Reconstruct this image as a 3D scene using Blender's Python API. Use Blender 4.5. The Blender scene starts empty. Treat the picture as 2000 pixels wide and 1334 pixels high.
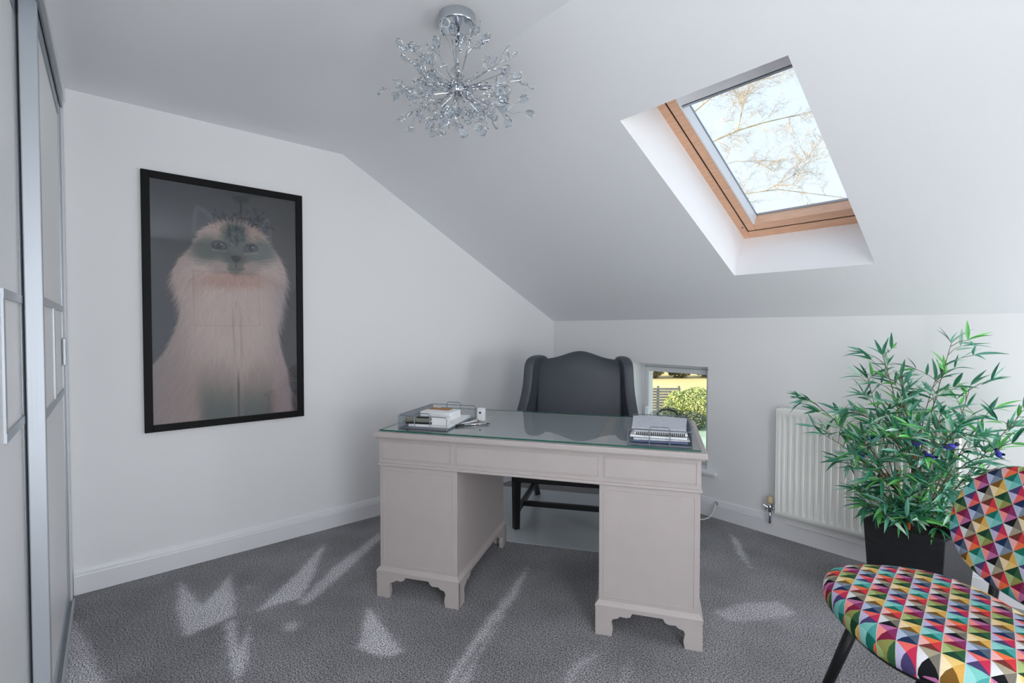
import bpy, bmesh, math, random
import numpy as np
from mathutils import Vector, Matrix
random.seed(7)
SC = bpy.context.scene
COL = SC.collection

# ------------------------------------------------------------------ camera
YAW, PITCH, ROLL = 0.857, -0.0239, 0.0007
CAM = Vector((3.1111, -3.1893, 1.2586))
_f = Vector((-math.sin(YAW) * math.cos(PITCH), math.cos(YAW) * math.cos(PITCH), math.sin(PITCH)))
_r = Vector((math.cos(YAW), math.sin(YAW), 0))
_u = _r.cross(_f)
_r2 = _r * math.cos(ROLL) + _u * math.sin(ROLL)
_u2 = _u * math.cos(ROLL) - _r * math.sin(ROLL)
cam_data = bpy.data.cameras.new('camera')
cam = bpy.data.objects.new('camera', cam_data)
COL.objects.link(cam)
cam_data.sensor_width = 36
cam_data.lens = 964.27 / 2000 * 36
cam_data.clip_start = 0.02
cam_data.clip_end = 300
cam.matrix_world = Matrix((( _r2.x, _u2.x, -_f.x, CAM.x), (_r2.y, _u2.y, -_f.y, CAM.y), (_r2.z, _u2.z, -_f.z, CAM.z), (0, 0, 0, 1)))
SC.camera = cam

# ------------------------------------------------------------------ view, world, lights
SC.view_settings.view_transform = 'Standard'
SC.view_settings.look = 'None'
SC.view_settings.gamma = 1
SC.view_settings.use_curve_mapping = False
SC.view_settings.exposure = 0.10
cy = SC.cycles
cy.use_denoising = True
cy.max_bounces = 14
cy.diffuse_bounces = 9
cy.glossy_bounces = 5
cy.transmission_bounces = 8
cy.transparent_max_bounces = 12
cy.caustics_reflective = False
cy.caustics_refractive = False
cy.sample_clamp_indirect = 6

world = bpy.data.worlds.new('world')
SC.world = world
world.use_nodes = True
wn = world.node_tree.nodes
wl = world.node_tree.links
bg = wn['Background']
tc = wn.new('ShaderNodeTexCoord')
sep = wn.new('ShaderNodeSeparateXYZ')
ramp = wn.new('ShaderNodeValToRGB')
wl.new(tc.outputs['Generated'], sep.inputs[0])
wl.new(sep.outputs['Z'], ramp.inputs[0])
ramp.color_ramp.elements[0].position = 0.0
ramp.color_ramp.elements[0].color = (0.66, 0.77, 0.90, 1)
ramp.color_ramp.elements[1].position = 0.8
ramp.color_ramp.elements[1].color = (0.56, 0.70, 0.86, 1)
wl.new(ramp.outputs[0], bg.inputs['Color'])
bg.inputs['Strength'].default_value = 1.38

def light(name, kind, loc, rot, energy, color, size=None, size_y=None):
    d = bpy.data.lights.new(name, kind)
    d.energy = energy
    d.color = color
    if kind == 'AREA':
        d.shape = 'RECTANGLE'
        d.size = size
        d.size_y = size_y
    o = bpy.data.objects.new(name, d)
    COL.objects.link(o)
    o.location = loc
    o.rotation_euler = rot
    return o

# room constants (metres): the left wall is x=0, the low wall is y=0
H, YK, HK, W = 2.3763, -1.9242, 1.3344, 4.4
SL = math.hypot(YK, H - HK)
SD = Vector((0, YK, H - HK)) / SL            # up the slope
SN = Vector((0, H - HK, -YK)) / SL           # outwards through the slope
def S(x, s, o):
    return Vector((x, 0, HK)) + SD * s + SN * o

# fill lamps at an added glazed door and two added windows, out of frame
RDY0, RDY1, RDZ1 = -3.32, -2.60, 2.08
RWY0, RWY1, RWZ0, RWZ1 = -.80, -.12, .36, 1.32
light('added_door_fill', 'AREA', (W + .02, (RDY0 + RDY1) / 2, RDZ1 / 2), (math.radians(90), 0, math.radians(90)), 32, (0.93, 0.965, 1.0), RDY1 - RDY0, RDZ1 - .05)
light('added_side_fill', 'AREA', (W + .02, (RWY0 + RWY1) / 2, (RWZ0 + RWZ1) / 2), (math.radians(90), 0, math.radians(90)), 22, (0.93, 0.965, 1.0), RWY1 - RWY0, RWZ1 - RWZ0)
light('added_rear_fill', 'AREA', (2.92, -3.385, 1.42), (math.radians(90), 0, 0), 8, (0.93, 0.965, 1.0), .8, 1.0)
sun = light('sun', 'SUN', (0, 0, 10), Vector((-0.5, -0.8, 0.30)).to_track_quat('Z', 'Y').to_euler(), 6.5, (1.0, 0.88, 0.66))
sun.data.angle = 0.01

# ------------------------------------------------------------------ materials
def srgb(r, g=None, b=None):
    if g is None:
        r, g, b = r
    return tuple((c / 255 / 12.92) if c / 255 <= 0.04045 else ((c / 255 + 0.055) / 1.055) ** 2.4 for c in (r, g, b)) + (1,)

MATS = {}
def mat(name, color, rough=0.5, metal=0.0, noise=0.0, nscale=40, bump=0.0, bscale=80, spec=0.5, coat=0.0, sheen=0.0, stretch=None):
    if name in MATS:
        return MATS[name]
    m = bpy.data.materials.new(name)
    m.use_nodes = True
    n, l = m.node_tree.nodes, m.node_tree.links
    p = n['Principled BSDF']
    p.inputs['Base Color'].default_value = color
    p.inputs['Roughness'].default_value = rough
    p.inputs['Metallic'].default_value = metal
    p.inputs['Specular IOR Level'].default_value = spec
    p.inputs['Coat Weight'].default_value = coat
    p.inputs['Sheen Weight'].default_value = sheen
    if noise or bump:
        t = n.new('ShaderNodeTexCoord')
        mp = n.new('ShaderNodeMapping')
        l.new(t.outputs['Object'], mp.inputs[0])
        if stretch:
            mp.inputs['Scale'].default_value = stretch
        if noise:
            nz = n.new('ShaderNodeTexNoise')
            nz.inputs['Scale'].default_value = nscale
            nz.inputs['Detail'].default_value = 4
            l.new(mp.outputs[0], nz.inputs['Vector'])
            r = n.new('ShaderNodeValToRGB')
            c = color
            r.color_ramp.elements[0].position = 0.3
            r.color_ramp.elements[1].position = 0.7
            r.color_ramp.elements[0].color = tuple(max(0, v * (1 - noise)) for v in c[:3]) + (1,)
            r.color_ramp.elements[1].color = tuple(min(1, v * (1 + noise)) for v in c[:3]) + (1,)
            l.new(nz.outputs['Fac'], r.inputs[0])
            l.new(r.outputs[0], p.inputs['Base Color'])
        if bump:
            nb = n.new('ShaderNodeTexNoise')
            nb.inputs['Scale'].default_value = bscale
            nb.inputs['Detail'].default_value = 3
            l.new(mp.outputs[0], nb.inputs['Vector'])
            b = n.new('ShaderNodeBump')
            b.inputs['Strength'].default_value = bump
            b.inputs['Distance'].default_value = 0.01
            l.new(nb.outputs['Fac'], b.inputs['Height'])
            l.new(b.outputs[0], p.inputs['Normal'])
    MATS[name] = m
    return m

def clear_glass(name, tint=(1, 1, 1, 1), ior=1.45):
    m = bpy.data.materials.new(name)
    m.use_nodes = True
    n, l = m.node_tree.nodes, m.node_tree.links
    n.remove(n['Principled BSDF'])
    t = n.new('ShaderNodeBsdfTransparent')
    t.inputs[0].default_value = tint
    g = n.new('ShaderNodeBsdfGlossy')
    g.inputs['Roughness'].default_value = 0.01
    f = n.new('ShaderNodeFresnel')
    f.inputs[0].default_value = ior
    x = n.new('ShaderNodeMixShader')
    ge = n.new('ShaderNodeNewGeometry')
    mu = n.new('ShaderNodeMath')
    mu.operation = 'MULTIPLY_ADD'          # reflect on the outer face only
    mu.inputs[1].default_value = -1.0
    mu.inputs[2].default_value = 1.0
    l.new(ge.outputs['Backfacing'], mu.inputs[0])
    m2 = n.new('ShaderNodeMath')
    m2.operation = 'MULTIPLY'
    l.new(f.outputs[0], m2.inputs[0])
    l.new(mu.outputs[0], m2.inputs[1])
    l.new(m2.outputs[0], x.inputs[0])
    l.new(t.outputs[0], x.inputs[1])
    l.new(g.outputs[0], x.inputs[2])
    l.new(x.outputs[0], n['Material Output'].inputs[0])
    MATS[name] = m
    return m

M_WALL = mat('wall_paint', (0.84, 0.838, 0.838, 1), 0.75, bump=0.03, bscale=300, spec=0.3)
M_CEIL = mat('ceiling_paint', (0.86, 0.865, 0.88, 1), 0.8, bump=0.03, bscale=300, spec=0.25)
M_TRIM = mat('trim_gloss', (0.80, 0.80, 0.82, 1), 0.35)
M_DESK = mat('desk_paint', srgb(180, 171, 168), 0.42, noise=0.02, nscale=12, bump=0.03, bscale=120)
M_LEATHER_TOP = mat('leather_inset', srgb(160, 165, 169), 0.5, bump=0.1, bscale=400)
M_CHAIR = mat('charcoal_leather', srgb(66, 71, 79), 0.42, noise=0.06, nscale=8, bump=0.08, bscale=350)
M_BLACKWOOD = mat('black_wood', srgb(16, 16, 19), 0.35, noise=0.2, nscale=30, stretch=(1, 1, 8))
M_BLACK = mat('black_frame', srgb(10, 10, 12), 0.55, spec=0.2)
M_BLACKMETAL = mat('black_metal', srgb(22, 22, 25), 0.4, metal=0.2)
M_CHROME = mat('chrome', (0.60, 0.63, 0.67, 1), 0.10, metal=1.0)
M_ALU = mat('aluminium', (0.50, 0.53, 0.57, 1), 0.42, metal=0.6, bump=0.02, bscale=200, stretch=(1, 1, 0.02))
M_ALUDARK = mat('dark_aluminium', (0.30, 0.33, 0.37, 1), 0.35, metal=0.7)
M_PANEL = mat('door_panel', (0.86, 0.86, 0.86, 1), 0.38)
M_BLACKGAP = mat('gap_shade_black', (0.01, 0.01, 0.012, 1), 0.7)  # near-black filler, paints the shade into narrow gaps between parts
M_WOOD = mat('pine', srgb(226, 178, 146), 0.45, noise=0.14, nscale=14, stretch=(1.0, 14, 14))
M_UPVC = mat('upvc', (0.82, 0.83, 0.85, 1), 0.3)
M_PAPER = mat('paper', (0.86, 0.87, 0.89, 1), 0.8)
M_WIRE = mat('grey_wire', srgb(122, 130, 140), 0.4, metal=0.4)
M_RAD = mat('radiator_enamel', srgb(242, 242, 237), 0.35)
M_POT = mat('pot_black', srgb(28, 29, 33), 0.5, noise=0.35, nscale=10, bump=0.3, bscale=24, stretch=(2, 2, 14))
M_SOIL = mat('soil', srgb(32, 26, 22), 0.95, noise=0.5, nscale=60, bump=0.8, bscale=90)
M_GLASS = clear_glass('window_glass')
M_DESKGLASS = clear_glass('desk_glass', (0.965, 0.98, 0.978, 1), 1.62)
M_GLASSEDGE = mat('glass_edge', srgb(28, 92, 80), 0.15)
m = bpy.data.materials.new('crystal')
m.use_nodes = True
p = m.node_tree.nodes['Principled BSDF']
p.inputs['Base Color'].default_value = (0.84, 0.88, 0.92, 1)
p.inputs['Roughness'].default_value = 0.0
p.inputs['IOR'].default_value = 1.62
p.inputs['Transmission Weight'].default_value = 1.0
M_CRYSTAL = m

# ------------------------------------------------------------------ mesh helpers
def NB():
    return bmesh.new()

def box(bm, lo, hi, M=None):
    vs = []
    for x in (lo[0], hi[0]):
        for y in (lo[1], hi[1]):
            for z in (lo[2], hi[2]):
                v = Vector((x, y, z))
                vs.append(bm.verts.new(M @ v if M else v))
    for f in ((0, 1, 3, 2), (4, 6, 7, 5), (0, 4, 5, 1), (2, 3, 7, 6), (0, 2, 6, 4), (1, 5, 7, 3)):
        bm.faces.new([vs[i] for i in f])
    return bm

def prism(bm, pts, d, at=(0, 0, 0), U=(1, 0, 0), V=(0, 0, 1), N=(0, 1, 0), M=None):
    """outline pts in the (U,V) plane, extruded by d along N"""
    at, U, V, N = Vector(at), Vector(U), Vector(V), Vector(N)
    a = [at + U * p[0] + V * p[1] for p in pts]
    b = [q + N * d for q in a]
    if M:
        a = [M @ q for q in a]
        b = [M @ q for q in b]
    va = [bm.verts.new(q) for q in a]
    vb = [bm.verts.new(q) for q in b]
    n = len(pts)
    bm.faces.new(va)
    bm.faces.new(vb[::-1])
    for i in range(n):
        j = (i + 1) % n
        bm.faces.new((va[j], va[i], vb[i], vb[j]))
    return bm

def tube(bm, path, r, seg=8, cap=True):
    path = [Vector(p) for p in path]
    rs = r if isinstance(r, (list, tuple)) else [r] * len(path)
    rings = []
    up = Vector((0, 0, 1))
    prev = None
    for i, p in enumerate(path):
        t = (path[min(i + 1, len(path) - 1)] - path[max(i - 1, 0)])
        if t.length < 1e-9:
            t = Vector((0, 0, 1))
        t.normalize()
        if prev is None:
            a = t.cross(up)
            if a.length < 0.05:
                a = t.cross(Vector((1, 0, 0)))
        else:
            a = prev - t * prev.dot(t)
            if a.length < 1e-6:
                a = t.cross(Vector((1, 0, 0)))
        a.normalize()
        prev = a
        b = t.cross(a)
        rings.append([bm.verts.new(p + (a * math.cos(k * 2 * math.pi / seg) + b * math.sin(k * 2 * math.pi / seg)) * rs[i]) for k in range(seg)])
    for i in range(len(rings) - 1):
        for k in range(seg):
            k2 = (k + 1) % seg
            bm.faces.new((rings[i][k], rings[i][k2], rings[i + 1][k2], rings[i + 1][k]))
    if cap:
        bm.faces.new(rings[0][::-1])
        bm.faces.new(rings[-1])
    return bm

def lathe(bm, prof, seg=24, at=(0, 0, 0)):
    at = Vector(at)
    rings = []
    for r, z in prof:
        rings.append([bm.verts.new(at + Vector((r * math.cos(k * 2 * math.pi / seg), r * math.sin(k * 2 * math.pi / seg), z))) for k in range(seg)])
    for i in range(len(rings) - 1):
        for k in range(seg):
            k2 = (k + 1) % seg
            bm.faces.new((rings[i][k], rings[i][k2], rings[i + 1][k2], rings[i + 1][k]))
    bm.faces.new(rings[0][::-1])
    bm.faces.new(rings[-1])
    return bm

def mesh_of(bm, name, mats):
    bmesh.ops.recalc_face_normals(bm, faces=bm.faces)
    me = bpy.data.meshes.new(name)
    bm.to_mesh(me)
    bm.free()
    for x in (mats if isinstance(mats, (list, tuple)) else [mats]):
        me.materials.append(x)
    return me

def obj(name, bm, mats, parent=None, smooth=False, bevel=0.0, subsurf=0, seg=2):
    me = bm if isinstance(bm, bpy.types.Mesh) else mesh_of(bm, name, mats)
    o = bpy.data.objects.new(name, me)
    COL.objects.link(o)
    if parent:
        o.parent = parent
    if bevel:
        b = o.modifiers.new('bevel', 'BEVEL')
        b.width = bevel
        b.segments = seg
        b.limit_method = 'ANGLE'
        b.angle_limit = math.radians(35)
    if subsurf:
        s = o.modifiers.new('subsurf', 'SUBSURF')
        s.levels = subsurf
        s.render_levels = subsurf
    if smooth:
        for f in me.polygons:
            f.use_smooth = True
    return o

def tag(o, label=None, cat=None, group=None, kind=None):
    if label:
        o['label'] = label
    if cat:
        o['category'] = cat
    if group:
        o['group'] = group
    if kind:
        o['kind'] = kind
    return o

def thing(name, label, cat, loc=(0, 0, 0), rz=0.0, group=None):
    o = bpy.data.objects.new(name, None)
    o.empty_display_size = 0.1
    COL.objects.link(o)
    o.location = loc
    o.rotation_euler = (0, 0, rz)
    return tag(o, label, cat, group)

def struct(name, bm, mats, label=None, **k):
    o = obj(name, bm, mats, **k)
    return tag(o, label, kind='structure')

def sgrid(fn, nu, nv, closed_u=False):
    """bmesh grid from fn(u,v) -> Vector"""
    bm = NB()
    V = [[bm.verts.new(fn(i / nu, j / nv)) for j in range(nv + 1)] for i in range(nu if closed_u else nu + 1)]
    n = len(V)
    for i in range(nu):
        for j in range(nv):
            bm.faces.new((V[i][j], V[(i + 1) % n][j], V[(i + 1) % n][j + 1], V[i][j + 1]))
    return bm, V

# ================================================================== the room
Y0 = -3.98            # back of the wardrobe recess
# ---- carpet: brushed pile marks have shapes of their own
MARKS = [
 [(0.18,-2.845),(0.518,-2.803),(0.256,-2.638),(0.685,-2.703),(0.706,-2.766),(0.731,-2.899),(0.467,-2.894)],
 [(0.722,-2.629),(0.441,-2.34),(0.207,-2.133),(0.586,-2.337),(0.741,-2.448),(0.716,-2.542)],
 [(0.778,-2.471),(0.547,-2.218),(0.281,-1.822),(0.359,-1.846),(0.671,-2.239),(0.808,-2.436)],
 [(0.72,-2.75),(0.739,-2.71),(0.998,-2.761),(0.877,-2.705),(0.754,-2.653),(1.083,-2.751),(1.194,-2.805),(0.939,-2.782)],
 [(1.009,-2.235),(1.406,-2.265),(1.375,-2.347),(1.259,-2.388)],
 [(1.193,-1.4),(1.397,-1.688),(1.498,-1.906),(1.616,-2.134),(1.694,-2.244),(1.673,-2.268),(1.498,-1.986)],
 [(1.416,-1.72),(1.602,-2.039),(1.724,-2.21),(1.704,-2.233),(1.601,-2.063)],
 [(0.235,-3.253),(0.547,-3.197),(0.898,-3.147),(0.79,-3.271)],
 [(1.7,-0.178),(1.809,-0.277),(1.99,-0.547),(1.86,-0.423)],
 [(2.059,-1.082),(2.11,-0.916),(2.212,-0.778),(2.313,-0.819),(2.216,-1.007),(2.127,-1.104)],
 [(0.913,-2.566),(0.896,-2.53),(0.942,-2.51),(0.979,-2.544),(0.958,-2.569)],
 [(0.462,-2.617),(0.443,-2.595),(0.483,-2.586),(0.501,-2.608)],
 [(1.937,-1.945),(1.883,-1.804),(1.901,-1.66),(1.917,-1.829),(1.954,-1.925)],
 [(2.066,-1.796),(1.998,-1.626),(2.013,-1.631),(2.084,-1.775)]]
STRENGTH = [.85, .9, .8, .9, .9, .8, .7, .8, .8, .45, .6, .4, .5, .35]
def inside(px, py, poly):
    r = np.zeros(px.shape, bool)
    n = len(poly)
    for i in range(n):
        x1, y1 = poly[i]
        x2, y2 = poly[(i + 1) % n]
        if y1 == y2:
            continue
        c = ((y1 > py) != (y2 > py)) & (px < (x2 - x1) * (py - y1) / (y2 - y1) + x1)
        r ^= c
    return r
def blur(a, k):
    for ax in (0, 1):
        s = np.zeros_like(a)
        for d in range(-k, k + 1):
            s += np.roll(a, d, ax)
        a = s / (2 * k + 1)
    return a
def grid_mesh(name, xs, ys, place, material):
    nx, ny = len(xs), len(ys)
    gx, gy = np.meshgrid(xs, ys, indexing='ij')
    co = place(gx, gy).reshape(-1, 3)
    idx = np.arange(nx * ny).reshape(nx, ny)
    q = np.stack([idx[:-1, :-1], idx[1:, :-1], idx[1:, 1:], idx[:-1, 1:]], -1).reshape(-1, 4)
    me = bpy.data.meshes.new(name)
    me.vertices.add(len(co))
    me.vertices.foreach_set('co', co.astype(np.float32).ravel())
    me.loops.add(q.size)
    me.loops.foreach_set('vertex_index', q.astype(np.int32).ravel())
    me.polygons.add(len(q))
    me.polygons.foreach_set('loop_start', np.arange(0, q.size, 4, dtype=np.int32))
    me.update(calc_edges=True)
    me.materials.append(material)
    return me, gx, gy
rng = np.random.default_rng(3)

def carpet_material():
    m = bpy.data.materials.new('carpet')
    m.use_nodes = True
    n, l = m.node_tree.nodes, m.node_tree.links
    p = n['Principled BSDF']
    p.inputs['Roughness'].default_value = 0.95
    p.inputs['Specular IOR Level'].default_value = 0.1
    p.inputs['Sheen Weight'].default_value = 0.25
    p.inputs['Sheen Roughness'].default_value = 0.5
    t = n.new('ShaderNodeTexCoord')
    a = n.new('ShaderNodeTexNoise')
    a.inputs['Scale'].default_value = 185
    a.inputs['Detail'].default_value = 3
    a.inputs['Roughness'].default_value = 0.75
    l.new(t.outputs['Object'], a.inputs['Vector'])
    r = n.new('ShaderNodeValToRGB')
    r.color_ramp.elements[0].position = 0.42
    r.color_ramp.elements[0].color = srgb(44, 41, 40)
    r.color_ramp.elements[1].position = 0.60
    r.color_ramp.elements[1].color = srgb(182, 181, 186)
    l.new(a.outputs['Fac'], r.inputs[0])
    big = n.new('ShaderNodeTexNoise')
    big.inputs['Scale'].default_value = 3.2
    big.inputs['Detail'].default_value = 5
    l.new(t.outputs['Object'], big.inputs['Vector'])
    br = n.new('ShaderNodeMapRange')
    br.inputs['From Min'].default_value = 0.35
    br.inputs['From Max'].default_value = 0.7
    br.inputs['To Min'].default_value = 0.78
    br.inputs['To Max'].default_value = 1.2
    l.new(big.outputs['Fac'], br.inputs['Value'])
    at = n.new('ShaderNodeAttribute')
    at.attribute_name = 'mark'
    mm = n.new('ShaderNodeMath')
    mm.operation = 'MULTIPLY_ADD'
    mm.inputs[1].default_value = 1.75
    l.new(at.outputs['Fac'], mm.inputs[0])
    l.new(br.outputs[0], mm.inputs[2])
    mx = n.new('ShaderNodeVectorMath')
    mx.operation = 'SCALE'
    l.new(r.outputs[0], mx.inputs[0])
    l.new(mm.outputs[0], mx.inputs['Scale'])
    l.new(mx.outputs[0], p.inputs['Base Color'])
    b = n.new('ShaderNodeBump')
    b.inputs['Strength'].default_value = 0.7
    b.inputs['Distance'].default_value = 0.006
    l.new(a.outputs['Fac'], b.inputs['Height'])
    l.new(b.outputs[0], p.inputs['Normal'])
    return m
fx = np.arange(-0.005, W + 0.01, 0.008)
fy = np.arange(Y0, 0.005, 0.008)
me, gx, gy = grid_mesh('floor', fx, fy, lambda a, b: np.stack([a, b, np.zeros_like(a)], -1), carpet_material())
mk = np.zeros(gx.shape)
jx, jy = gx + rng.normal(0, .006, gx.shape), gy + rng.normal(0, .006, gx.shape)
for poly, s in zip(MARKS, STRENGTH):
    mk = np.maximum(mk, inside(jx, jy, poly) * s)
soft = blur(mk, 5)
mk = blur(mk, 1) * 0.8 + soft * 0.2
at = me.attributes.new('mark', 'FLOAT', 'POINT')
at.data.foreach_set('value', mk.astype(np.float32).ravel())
fl = bpy.data.objects.new('floor', me)
COL.objects.link(fl)
tag(fl, 'grey short pile carpet with lighter brush marks', kind='structure')
bm = NB()
box(bm, (-0.2, Y0 - .1, -0.12), (W + 0.1, 0.25, -0.004))
struct('floor', bm, M_WALL, 'floor slab under the carpet')

# ---- walls
bm = NB()
prism(bm, [(Y0 - .1, -.01), (0.1, -.01), (0.1, HK), (0, HK), (YK, H), (YK, H + .1), (Y0 - .1, H + .1)], -0.12, U=(0, 1, 0), V=(0, 0, 1), N=(1, 0, 0))
struct('wall_left', bm, M_WALL, 'white gable wall carrying the cat picture')
WX0, WX1, WZ0, WZ1 = 0.858, 1.456, 0.300, 1.006
bm = NB()
box(bm, (-.12, 0, -.01), (WX0, .26, HK))
box(bm, (WX1, 0, -.01), (W + .12, .26, HK))
box(bm, (WX0, 0, -.01), (WX1, .26, WZ0))
box(bm, (WX0, 0, WZ1), (WX1, .26, HK))
struct('wall_back', bm, M_WALL, 'low white wall under the sloping ceiling')
bm = NB()
def gable(pts):
    prism(bm, pts, 0.12, at=(W, 0, 0), U=(0, 1, 0), V=(0, 0, 1), N=(1, 0, 0))
def slope_z(y):
    return HK + (H - HK) * y / YK + .02
gable([(Y0 - .1, -.01), (RDY0, -.01), (RDY0, H + .1), (Y0 - .1, H + .1)])
gable([(RDY0, RDZ1), (RDY1, RDZ1), (RDY1, H + .1), (RDY0, H + .1)])
gable([(RDY1, -.01), (RWY0, -.01), (RWY0, slope_z(RWY0)), (YK, H + .02), (YK, H + .1), (RDY1, H + .1)])
gable([(RWY0, -.01), (RWY1, -.01), (RWY1, RWZ0), (RWY0, RWZ0)])
gable([(RWY0, RWZ1), (RWY1, RWZ1), (RWY1, slope_z(RWY1)), (RWY0, slope_z(RWY0))])
gable([(RWY1, -.01), (0, -.01), (0, HK + .02), (RWY1, slope_z(RWY1))])
struct('wall_right', bm, M_WALL, 'white gable wall beside the camera')
bm = NB()
box(bm, (-.1, Y0 - .12, -.01), (W + .1, Y0, H + .1))
for lo_, hi_ in (((2.36, -3.47, 0), (2.50, -3.37, H)), ((3.34, -3.47, 0), (W, -3.37, H)), ((2.50, -3.47, 0), (3.34, -3.37, .90)), ((2.50, -3.47, 1.94), (3.34, -3.37, H)), ((2.36, Y0, H - .02), (W, -3.47, H))):
    box(bm, lo_, hi_)
box(bm, (2.36, Y0, 0), (2.44, -3.37, H))

struct('wall_front', bm, M_WALL, 'white wall behind the camera')
# ---- ceilings
bm = NB()
box(bm, (-.12, Y0 - .1, H), (W + .12, YK + .12, H + .12))
struct('ceiling', bm, M_CEIL, 'flat white ceiling strip')
AX, BX, S0, S1 = 1.8265, 2.480, 0.482, 1.681
RD = 0.25
bm = NB()
def slab(x0, x1, s0, s1, o0=0.0, o1=RD):
    vs = [bm.verts.new(S(x, s, o)) for x in (x0, x1) for s in (s0, s1) for o in (o0, o1)]
    for f in ((0, 1, 3, 2), (4, 6, 7, 5), (0, 4, 5, 1), (2, 3, 7, 6), (0, 2, 6, 4), (1, 5, 7, 3)):
        bm.faces.new([vs[i] for i in f])
for a, b in ((-.12, AX), (BX, W + .12)):
    slab(a, b, -.12, SL)
for a, b in ((AX, BX),):
    slab(a, b, -.12, S0)
    slab(a, b, S1, SL)
bm.normal_update()
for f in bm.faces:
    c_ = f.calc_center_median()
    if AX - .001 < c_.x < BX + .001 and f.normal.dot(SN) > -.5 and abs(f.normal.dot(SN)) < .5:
        f.material_index = 1  # whiter reveal faces, skylight brightness put into their colour
struct('ceiling', bm, [M_CEIL, mat('reveal_lit_white', (0.90, 0.90, 0.91, 1), .6)], 'sloping ceiling with the roof window opening')

# ---- skirting boards
SK = [(0, 0), (.018, 0), (.018, .086), (.0155, .092), (.0155, .098), (.012, .104), (.010, .112), (.006, .120), (0, .122)]
bm = NB()
prism(bm, SK, 3.245, at=(0, -3.245, 0), U=(1, 0, 0), V=(0, 0, 1), N=(0, 1, 0))
struct('baseboard_left', bm, M_TRIM, 'white moulded skirting along the picture wall')
bm = NB()
prism(bm, SK, 1.961 - .02, at=(.02, 0, 0), U=(0, -1, 0), V=(0, 0, 1), N=(1, 0, 0))
prism(bm, [(0, 0), (.018, 0), (.018, .086), (.0, .088)], 2.76 - 1.961, at=(1.961, 0, 0), U=(0, -1, 0), V=(0, 0, 1), N=(1, 0, 0))
prism(bm, SK, W - 2.76, at=(2.76, 0, 0), U=(0, -1, 0), V=(0, 0, 1), N=(1, 0, 0))
struct('baseboard_back', bm, M_TRIM, 'white moulded skirting along the low wall')
bm = NB()
prism(bm, SK, 2.57, at=(W, -2.61, 0), U=(-1, 0, 0), V=(0, 0, 1), N=(0, 1, 0))
struct('baseboard_right', bm, M_TRIM, 'white moulded skirting on the right gable wall')

# ---- low window in the back wall
win = tag(bpy.data.objects.new('window_1', None), 'small white framed low window behind the desk', kind='structure')
COL.objects.link(win)
def ring(bm, x0, x1, z0, z1, w, y0, y1, wb=None):
    wb = wb or w
    box(bm, (x0, y0, z0), (x0 + w, y1, z1))
    box(bm, (x1 - w, y0, z0), (x1, y1, z1))
    box(bm, (x0 + w, y0, z1 - w), (x1 - w, y1, z1))
    box(bm, (x0 + w, y0, z0), (x1 - w, y1, z0 + wb))
bm = NB()
ring(bm, WX0, WX1, WZ0, WZ1, .030, .115, .185, .05)
obj('window_frame', bm, M_UPVC, win, bevel=.004)
bm = NB()
ring(bm, WX0 + .031, WX1 - .031, WZ0 + .051, WZ1 - .031, .034, .105, .165)
obj('sash', bm, M_UPVC, win, bevel=.006)
bm = NB()
ring(bm, WX0 + .0285, WX1 - .0285, WZ0 + .0485, WZ1 - .0285, .003, .1135, .118)
obj('seal', bm, M_ALUDARK, win)
bm = NB()
box(bm, (WX0 + .060, .132, WZ0 + .08), (WX1 - .060, .140, WZ1 - .060))
obj('pane', bm, M_GLASS, win)
bm = NB()
box(bm, (WX0 + .047, .09, .60), (WX0 + .067, .106, .67))
box(bm, (WX0 + .050, .072, .655), (WX0 + .064, .092, .668))
box(bm, (WX0 + .051, .070, .56), (WX0 + .063, .082, .668))
obj('window_handle', bm, M_UPVC, win, bevel=.003)
bm = NB()
box(bm, (WX0 + .001, -.002, WZ0 - .010), (WX1 - .001, .118, WZ0 + .004))
box(bm, (WX0 - .03, -.035, WZ0 - .022), (WX1 + .075, -.001, WZ0 + .003))
struct('trim_1', bm, M_TRIM, 'white rounded sill board of the low window', bevel=.009)

# ---- roof window
rw = tag(bpy.data.objects.new('window_2', None), 'pine roof window set in the sloping ceiling', kind='structure')
COL.objects.link(rw)
def sbox(bm, x0, x1, s0, s1, o0, o1):
    vs = [bm.verts.new(S(x, s, o)) for x in (x0, x1) for s in (s0, s1) for o in (o0, o1)]
    for f in ((0, 1, 3, 2), (4, 6, 7, 5), (0, 4, 5, 1), (2, 3, 7, 6), (0, 2, 6, 4), (1, 5, 7, 3)):
        bm.faces.new([vs[i] for i in f])
FR = [('frame_rail', AX - .03, AX + .037, S0 - .05, S1), ('frame_rail', BX - .037, BX + .03, S0 - .05, S1),
      ('frame_rail', AX + .037, BX - .037, S0 - .05, S0 + .050), ('frame_rail', AX + .037, BX - .037, S1 - .06, S1)]
for nm, x0, x1, s0, s1 in FR:
    bm = NB()
    sbox(bm, x0, x1, s0, s1, RD, RD + .13)
    obj(nm, bm, M_WOOD, rw, bevel=.004)
SX0, SX1, SS0, SS1 = AX + .044, BX - .044, S0 + .058, S1 - .064
for x0, x1, s0, s1 in ((SX0, SX0 + .043, SS0, SS1), (SX1 - .043, SX1, SS0, SS1), (SX0 + .043, SX1 - .043, SS0, SS0 + .053), (SX0 + .043, SX1 - .043, SS1 - .06, SS1)):
    bm = NB()
    sbox(bm, x0, x1, s0, s1, RD + .003, RD + .078)
    obj('sash_rail', bm, M_WOOD, rw, bevel=.004)
bm = NB()
for x0, x1, s0, s1 in ((AX + .037, AX + .044, S0 + .05, S1 - .06), (BX - .044, BX - .037, S0 + .05, S1 - .06), (AX + .044, BX - .044, S0 + .050, S0 + .058), (AX + .044, BX - .044, S1 - .064, S1 - .06)):
    sbox(bm, x0, x1, s0, s1, RD + .007, RD + .10)
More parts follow.
